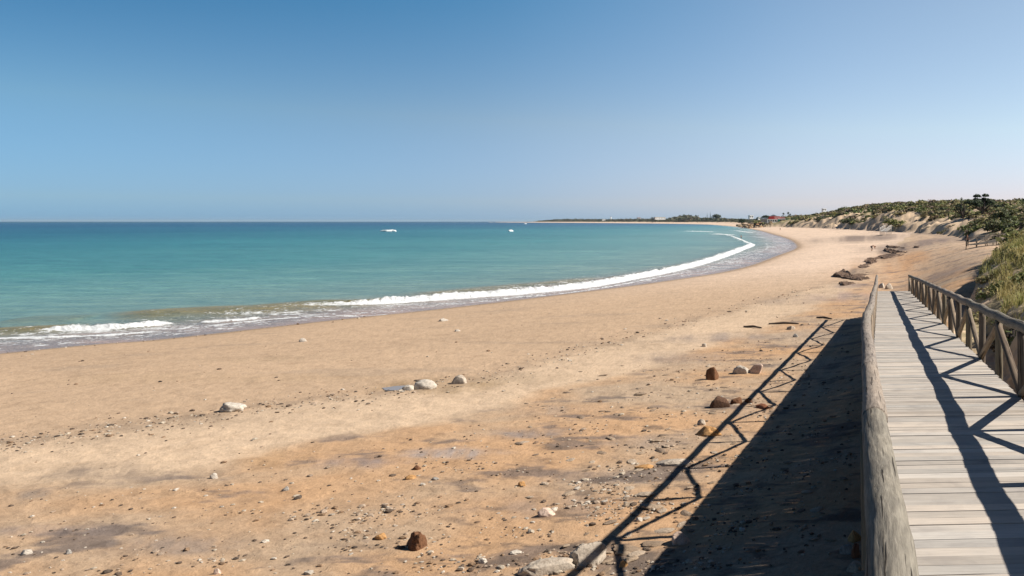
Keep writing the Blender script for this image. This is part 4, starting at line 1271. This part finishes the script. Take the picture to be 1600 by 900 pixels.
# sticks
M_stick = plain('driftwood', (.075, .055, .042))
for x0, y0, x1, y1, lb in [(1201, 507, 1248, 506.5, 'longer dark stick lying on the sand by the pale stone'), (1162, 511.5, 1190, 513, 'shorter dark stick lying left of the longer one'),
                           (1276, 497, 1300, 499, 'dark stick lying on the sand just above the top of the railing shadow')]:
    a = ground_at(x0, y0); b_ = ground_at(x1, y1)
    m = MB(); A_ = np.array(a); B_ = np.array(b_)
    m.tube([(0, 0, .03), (B_ - A_) * .5 + (0, .15, .07), (B_ - A_) + (0, 0, .03)], [.05, .06, .03], 8, rough=.25, rings=14)
    o = m.build('driftwood_stick', M_stick, None, True); o.location = a; tag(o, lb, 'stick')

# low eroded ledges on the beach
def ledge(pts, th, label, seed):
    W = [ground_at(*p_) for p_ in pts]
    cx, cy, cz = np.mean(W, axis=0)
    L = catmull([(a[0], a[1]) for a in W] + [(W[0][0], W[0][1])], 9)[:-1]
    L = L - (cx, cy)
    n = len(L); k = np.arange(n)
    wv = 1 + .07 * fbm(k * .55 + seed, k * .1, 3)
    rad_ = np.hypot(L[:, 0], L[:, 1])
    L = L * (wv + .16 * fbm(L[:, 0] * .9 + seed, L[:, 1] * .35, 3))[:, None]
    xs_ = np.abs(L[:, 0]).max()
    rings = []
    for s_, edge_ in [(1.03, -1), (1.0, 0), (1.02, .5), (1.0, .8)] + [(1 - .075 * q_, 1) for q_ in range(1, 13)]:
        q = L * s_
        zz = -.3 if edge_ < 0 else th * (edge_ * (.32 + 1.0 * fbm(q[:, 0] * .9 + seed, q[:, 1] * .3, 4) + .25 * fbm(q[:, 0] * 3.5, q[:, 1] * 1.5 + seed, 3)) - .5 * np.clip(.1 + q[:, 0] / xs_, -.4, 1.2) * (edge_ > .4))
        jr = 1 + .03 * fbm(k * 1.3 + s_ * 9, np.full(n, seed + s_), 2)
        rings.append(np.stack([q[:, 0] * jr, q[:, 1] * jr, zz + 0 * q[:, 0]], 1))
    V = np.vstack(rings + [np.array([[0, 0, th * .5]])])
    V[:, 2] += terrain(V[:, 0] + cx, V[:, 1] + cy) - cz + .16 * th * fbm(V[:, 0] * 4, V[:, 1] * 3 + seed, 3)
    Fc = []
    for r_ in range(len(rings) - 1):
        for j in range(n):
            Fc.append((r_ * n + j, r_ * n + (j + 1) % n, (r_ + 1) * n + (j + 1) % n, (r_ + 1) * n + j))
    b0 = (len(rings) - 1) * n
    for j in range(n): Fc.append((b0 + j, b0 + (j + 1) % n, len(V) - 1, len(V) - 1))
    m = MB(); m.add(V, Fc, (.125, .083, .058)); o = m.build('rock_ledge', M_ledge, None, False); o.location = (cx, cy, cz)
    return tag(o, label, 'rock ledge')
ledge([(1304, 432), (1313, 425), (1321, 424.5), (1328, 431), (1350, 433.5), (1366, 437), (1352, 439), (1330, 437)], .42, 'longest dark rock ledge, on the sand left of the boardwalk railing end', 3)
ledge([(1311, 443.5), (1325, 440.5), (1342, 442), (1334, 445), (1318, 446)], .30, 'small dark ledge just in front of the longest ledge', 5)
ledge([(1351, 409), (1358, 405.5), (1372, 406.5), (1368, 411), (1360, 412)], .5, 'hooked dark ledge in the middle of the line of ledges', 8)
ledge([(1358, 404.5), (1384, 399), (1408, 396.5), (1390, 401.5), (1368, 405)], .25, 'thin grey ledge running right from the hooked one', 9)
ledge([(1381, 391), (1390, 389.5), (1406, 393), (1420, 394), (1402, 396), (1390, 395)], .5, 'dark ledge right below the bending person', 12)
ledge([(1384, 385.5), (1400, 384.5), (1414, 387.5), (1398, 388)], .4, 'farthest thin ledge, right beside the bending person', 15)
ledge([(1326, 436), (1345, 428), (1364, 425), (1354, 432), (1338, 436)], .22, 'thin dark shelf lying just behind the longest ledge', 21)
ledge([(1340, 417), (1352, 413), (1364, 412), (1358, 417), (1348, 419)], .22, 'small broken ledge between the longest and the hooked ledge', 23)
ledge([(1372, 401), (1392, 396.5), (1414, 398), (1396, 402), (1382, 404)], .25, 'broken dark ledge just in front of the one below the bending person', 26)
ledge([(1428, 386), (1437, 385), (1439, 386.5), (1430, 387)], .3, 'small isolated dark ledge right of the farthest ledge', 17)

# boulders of the rocky point below the restaurant
pts = []
for k in range(46):
    px = rng.uniform(1152, 1208) if k < 36 else rng.uniform(1236, 1262)
    lo_ = np.interp(px, [1152, 1165, 1200, 1210, 1236, 1262], [352.5, 355.6, 355.2, 354, 353.5, 356.5]); hi_ = np.interp(px, [1152, 1165, 1200, 1262], [351, 348, 348, 350])
    py = lo_ - (lo_ - hi_) * rng.random() ** 1.2
    d = 858 + (lo_ - py) * 4
    pts.append(((px - VX) / F * d, d, CZ - (py - VY) / F * d))
VV = []
for k, (x, y, zz) in enumerate(pts):
    wd_ = rng.uniform(3.0, 6.5)
    V, Fc = rockshape(3, 100 + k, (wd_, wd_ * .8, wd_ * .62), .35, facet=5)
    c = np.array([(.20, .15, .10), (.14, .11, .085), (.30, .22, .14), (.36, .22, .12)][rng.integers(0, 4)])
    o = mesh_np('shore_boulder', V, Fc, M_ledge, {'col': np.tile(c, (len(V), 1))})
    o.location = (x, y, max(zz, gz(x, y)) - .4); o.rotation_euler = (0, 0, rng.random() * 6)
    right = k >= 36
    tag(o, 'brown boulder heaped at the foot of the dune right of the restaurant stair' if right else 'brown boulder heaped along the rocky point below the restaurant', 'boulder',
        'boulders right of the restaurant' if right else 'boulders of the rocky point')

# pebbles scattered over the upper beach
PB = []
for k in range(10):
    V, Fc = rockshape(2, 300 + k, (1, rng.uniform(.55, .8), rng.uniform(.3, .5)), .25, facet=3)
    PB.append((V, Fc))
kinds = [('pale', KC['pale']), ('pale', (.48, .42, .34)), ('brown', (.30, .20, .13)), ('pale', (.42, .38, .33)), ('brown', (.22, .15, .10))]
protos = {}
for ki, (kn, kc) in enumerate(kinds):
    for si in range(4):
        V, Fc = PB[(ki * 4 + si) % 10]
        o = mesh_np('pebble', V, Fc, M_stone, {'col': np.tile(np.array(kc), (len(V), 1))}, shade=False)
        protos[(ki, si)] = [o, False]
zones = [((970, 785), (95, 45), 130, 'in the pebble field left of the railing shadow'), ((660, 800), (130, 60), 40, 'on the bare foreground sand left of the pebble field'),
         ((1120, 600), (110, 60), 45, 'around the brown rocks'), ((880, 690), (120, 35), 30, 'on the dark streaks behind the pebble field'), ((1190, 690), (55, 60), 35, 'between the bars of the railing shadow')]
cnt = 0
for (cx, cy), (sx_, sy_), n, where in zones:
    for k in range(n):
        px, py = rng.normal(cx, sx_ * .6), rng.normal(cy, sy_ * .6)
        if py > 905 or px > 1335: continue
        d = (CZ - 1.6) * F / (py - VY); x = (px - VX) / F * d; zz = gz(x, d)
        ki, si = int(rng.integers(0, 5)), int(rng.integers(0, 4))
        pr = protos[(ki, si)]
        if not pr[1]: o = pr[0]; pr[1] = True
        else: o = pr[0].copy(); COL.objects.link(o)
        s_ = float(np.clip(rng.lognormal(math.log(.068), .42), .03, .19))
        o.location = (x, d, zz + .05 * s_); o.scale = (s_, s_, s_); o.rotation_euler = (0, 0, rng.random() * 6.28)
        tag(o, f"small {kinds[ki][0]} pebble {where}", 'pebble', f"{kinds[ki][0]} pebbles {where}"); cnt += 1
for pr in protos.values():
    if not pr[1]: bpy.data.objects.remove(pr[0])
# shell grit, gravel and wrack fragments
n = 8000
px = rng.uniform(-40, 1340, n * 4); py = 346 + (560 * rng.random(n * 4) ** .8)
d = (CZ - 1.5) * F / (py - VY); x = (px - VX) / F * d
ok_ = (d < 75) & (d > 11)
x, d, px, py = x[ok_], d[ok_], px[ok_], py[ok_]
w1_, _ = linedist(x, d, wrack); w2_, _ = linedist(x, d, cream); us_, _ = linedist(x, d, SH)
clus = smooth(0, .42, fbm(x / 2.2, d / 1.4, 4))
pr_ = (.95 * np.exp(-(w1_ / 1.3) ** 2) + smooth(0, 3, w2_) * (.04 + 1.0 * clus * (.12 + 1.05 * smooth(-14, -5, x))) + .75 * np.exp(-((us_ - 1.6) / .8) ** 2) + .02) * (us_ > .6)
sel = rng.random(len(x)) < pr_
x, d = x[sel][:n], d[sel][:n]; zz = terrain(x, d)
V0, F0 = ICO[1]; V0 = V0 * (1, .75, .45)
sg = np.clip(rng.lognormal(math.log(.017), .55, len(x)), .006, .06) * (1 + d / 45)
ang = rng.random(len(x)) * 6.28
Vg = V0[None] * sg[:, None, None] * (1 + .25 * rng.standard_normal((len(x), len(V0), 1)) * .6)
ca, sa = np.cos(ang)[:, None], np.sin(ang)[:, None]
Vg = np.stack([Vg[..., 0] * ca - Vg[..., 1] * sa + x[:, None], Vg[..., 0] * sa + Vg[..., 1] * ca + d[:, None], Vg[..., 2] + zz[:, None] + .2 * sg[:, None]], -1)
Fg = F0[None] + (np.arange(len(x)) * len(V0))[:, None, None]
gc = np.array([(.42, .36, .28), (.36, .28, .21), (.13, .095, .07), (.24, .16, .10), (.48, .43, .36), (.09, .07, .055)])[rng.integers(0, 6, len(x))]
o = mesh_np('gravel', Vg.reshape(-1, 3), Fg.reshape(-1, 3), M_stone, {'col': np.repeat(gc, len(V0), axis=0)})
tag(o, 'fine gravel, shell grit and wrack fragments strewn on the sand', kind='stuff')

# the small puddle round the white stones
xw, yw, zw = ground_at(625, 607)
a = np.linspace(0, 2 * np.pi, 64, endpoint=False)
rr_ = 1 + .25 * fbm(np.cos(a) * 1.6, np.sin(a) * 1.6 + 4, 3)
V = np.stack([xw + .55 * rr_ * np.cos(a) , yw + .42 * rr_ * np.sin(a), np.zeros(64)], 1)
V = np.vstack([V, [[xw, yw, 0]]]); V[:, 2] = float(terrain(V[:, 0], V[:, 1]).mean()) + .012
M_pud, t, b = mat('puddle_water', (.27, .235, .21), .25, .3)
o = mesh_np('puddle', V, [(k, (k + 1) % 64, 64) for k in range(64)], M_pud); tag(o, 'small shallow puddle of sea water round two white stones', kind='structure')

# ------------------------------------------------------------------ lone breakers far out
M_foam = plain('foam', (.80, .82, .82), .9, .6)
def breaker(px0, px1, py, hpx, label):
    d = CZ * F / (py - VY); L_ = (px1 - px0) * d / F; x = ((px0 + px1) / 2 - VX) / F * d; hh = hpx * d / F
    m = MB()
    n_ = 26; P = [((k / n_ - .5) * L_, .6 * math.sin(k * .4), .05) for k in range(n_ + 1)]
    pr = [max(.12, hh * (1 - abs(2 * k / n_ - 1) ** 5) * (.72 + .28 * (k / n_) ** 3 + .22 * float(fbm(np.array([k * .45 + px0]), np.array([2.0]), 2)[0]))) for k in range(n_ + 1)]
    m.tube(P, pr, 14, (1, 1, 1), .22, px0)
    o = m.build('breaking_wave', M_foam, None, True); o.location = (x, d, 0); tag(o, label, 'wave')
breaker(593, 620, 361.8, 3.4, 'long white breaking wave crest alone far out on the sea, left of centre')
breaker(794, 800.5, 361.6, 3.0, 'short white breaking wave crest far out near the centre of the photo')
breaker(818, 823, 350.0, 1.3, 'tiny white wave crest close under the low tip of the headland')

# ------------------------------------------------------------------ people
def cloth(name, c): return plain(name, c, .85, 8)
SK = cloth('skin', (.42, .22, .14)); HAIR = cloth('hair', (.03, .022, .018)); BLK = cloth('black_cloth', (.018, .02, .025)); GREYC = cloth('grey_cloth', (.30, .31, .33)); NAVY = cloth('dark_shorts', (.035, .02, .03))
def skin_obj(name, V, E, Rr, mt, parent, root=0, sub=2):
    me = bpy.data.meshes.new(name); me.from_pydata([tuple(v_) for v_ in V], E, [])
    o = bpy.data.objects.new(name, me); COL.objects.link(o)
    md = o.modifiers.new('skin', 'SKIN'); md.use_smooth_shade = True
    me.skin_vertices.new() if not me.skin_vertices else None
    for i, r in enumerate(Rr):
        sv = me.skin_vertices[0].data[i]; sv.radius = (r, r) if np.isscalar(r) else r; sv.use_root = (i == root)
    s_ = o.modifiers.new('sub', 'SUBSURF'); s_.levels = sub; s_.render_levels = sub
    me.materials.append(mt); o.parent = parent
    return o
def person(loc, rz, pose, label, top=None, bottom=None, group=None, scale=1.0):
    """pose: dict of joint positions; clothes follow the same joints"""
    e = empty('person', loc, rz, label, 'person', group); e.scale = (scale,) * 3
    J = dict(pelvis=(0, 0, .95), belly=(0, 0, 1.10), chest=(0, .0, 1.32), neck=(0, 0, 1.50), head0=(0, .01, 1.58), head1=(0, .02, 1.70),
             shL=(-.19, 0, 1.42), elL=(-.26, 0, 1.14), wrL=(-.27, .04, .88), haL=(-.27, .06, .78), shR=(.19, 0, 1.42), elR=(.26, 0, 1.14), wrR=(.27, .04, .88), haR=(.27, .06, .78),
             hiL=(-.10, 0, .90), knL=(-.11, .01, .50), anL=(-.11, 0, .09), toL=(-.12, .15, .03), hiR=(.10, 0, .90), knR=(.11, .01, .50), anR=(.11, 0, .09), toR=(.12, .15, .03))
    J.update(pose)
    Rd = dict(pelvis=(.16, .11), belly=(.14, .10), chest=(.17, .11), neck=.055, head0=.075, head1=.10, shL=.06, elL=.045, wrL=.032, haL=.042, shR=.06, elR=.045, wrR=.032, haR=.042,
              hiL=.095, knL=.062, anL=.042, toL=.04, hiR=.095, knR=.062, anR=.042, toR=.04)
    ks = list(J); ix = {k: i for i, k in enumerate(ks)}
    E = [('pelvis', 'belly'), ('belly', 'chest'), ('chest', 'neck'), ('neck', 'head0'), ('head0', 'head1'), ('chest', 'shL'), ('shL', 'elL'), ('elL', 'wrL'), ('wrL', 'haL'), ('chest', 'shR'), ('shR', 'elR'), ('elR', 'wrR'), ('wrR', 'haR'),
         ('pelvis', 'hiL'), ('hiL', 'knL'), ('knL', 'anL'), ('anL', 'toL'), ('pelvis', 'hiR'), ('hiR', 'knR'), ('knR', 'anR'), ('anR', 'toR')]
    skin_obj('body', [J[k] for k in ks], [(ix[a], ix[b_]) for a, b_ in E], [Rd[k] for k in ks], SK, e)
    def garment(name, keys, edges, mt, grow):
        kx = {k: i for i, k in enumerate(keys)}
        skin_obj(name, [J[k] for k in keys], [(kx[a], kx[b_]) for a, b_ in edges], [tuple(q + grow for q in Rd[k]) if not np.isscalar(Rd[k]) else Rd[k] + grow for k in keys], mt, e)
    if top: garment('shirt', ['belly', 'chest', 'shL', 'elL', 'shR', 'elR'], [('belly', 'chest'), ('chest', 'shL'), ('shL', 'elL'), ('chest', 'shR'), ('shR', 'elR')], top, .022)
    if bottom:
        ks2 = ['pelvis', 'hiL', 'knL', 'hiR', 'knR']; es = [('pelvis', 'hiL'), ('hiL', 'knL'), ('pelvis', 'hiR'), ('hiR', 'knR')]
        if bottom[1]: ks2 += ['anL', 'anR']; es += [('knL', 'anL'), ('knR', 'anR')]
        garment('trousers' if bottom[1] else 'shorts', ks2, es, bottom[0], .02)
    hp = np.array(J['head1']); V, Fc = ICO[3]
    hv = V * (.105, .115, .12) + hp + np.array((0, -.015, .02)); keep = (V[:, 1] < .35) | (V[:, 2] > .35)
    fk = keep[Fc].all(1)
    mesh_np('hair', hv, Fc[fk], HAIR, {}, e, shade=True)
    return e
x, y, zz = ground_at(1511.5, 385.5)
person((x, y, zz), R(170), dict(elL=(-.42, -.02, 1.18), wrL=(-.24, .10, 1.03), haL=(-.16, .14, 1.0), elR=(.42, -.02, 1.18), wrR=(.24, .10, 1.03), haR=(.16, .14, 1.0), knL=(-.10, .02, .50), anL=(-.09, 0, .09), anR=(.09, 0, .09)),
       'person in dark clothes standing with bent arms at the foot of the dark wooden walkway', BLK, (BLK, True))
x, y, zz = ground_at(1363.5, 392.5)
person((x, y, zz), R(-80), dict(pelvis=(0, -.22, .88), belly=(0, -.05, 1.0), chest=(0, .22, 1.02), neck=(0, .40, .96), head0=(0, .47, .90), head1=(0, .55, .80),
       shL=(-.17, .28, .98), elL=(-.2, .36, .70), wrL=(-.12, .46, .46), haL=(-.10, .50, .38), shR=(.17, .28, .98), elR=(.2, .36, .70), wrR=(.12, .46, .46), haR=(.10, .50, .38),
       hiL=(-.1, -.22, .84), knL=(-.12, -.1, .48), anL=(-.13, -.2, .09), toL=(-.14, -.05, .03), hiR=(.1, -.22, .84), knR=(.12, -.08, .48), anR=(.13, -.2, .09), toR=(.14, -.05, .03)),
       'bare-chested person in dark shorts bending down to the sand beside the ledges', None, (NAVY, False), scale=1.1)
d = 7.1 * F / (372.5 - VY)
person(((1158 - VX) / F * d, d, -.25), R(30), dict(elL=(-.35, .05, 1.2), wrL=(-.4, .2, 1.05), haL=(-.42, .28, 1.03)), 'bather standing in the shallow surf at the curl of the bay', None, (NAVY, False))
x, y, zz = ground_at(1219, 360)
person((x, y, zz), R(200), dict(anL=(-.2, .1, .09), anR=(.18, -.1, .09)), 'tiny dark figure walking on the sand below the restaurant stair', BLK, (NAVY, False))

# ------------------------------------------------------------------ haze
hz_me = MB().box((-12000, 27000, 30), (110000, 70000, 90)).build('haze', None)
M_hz = bpy.data.materials.new('haze'); M_hz.use_nodes = True; t = M_hz.node_tree
for n_ in list(t.nodes): t.nodes.remove(n_)
oo = t.nodes.new('ShaderNodeOutputMaterial'); pv = t.nodes.new('ShaderNodeVolumePrincipled')
pv.inputs['Color'].default_value = (.68, .88, 1.0, 1); pv.inputs['Density'].default_value = .000022; pv.inputs['Anisotropy'].default_value = .2
t.links.new(pv.outputs[0], oo.inputs['Volume'])
hz_me.data.materials.append(M_hz)
tag(hz_me, 'thin pale sea haze over the far water and shore', kind='stuff')
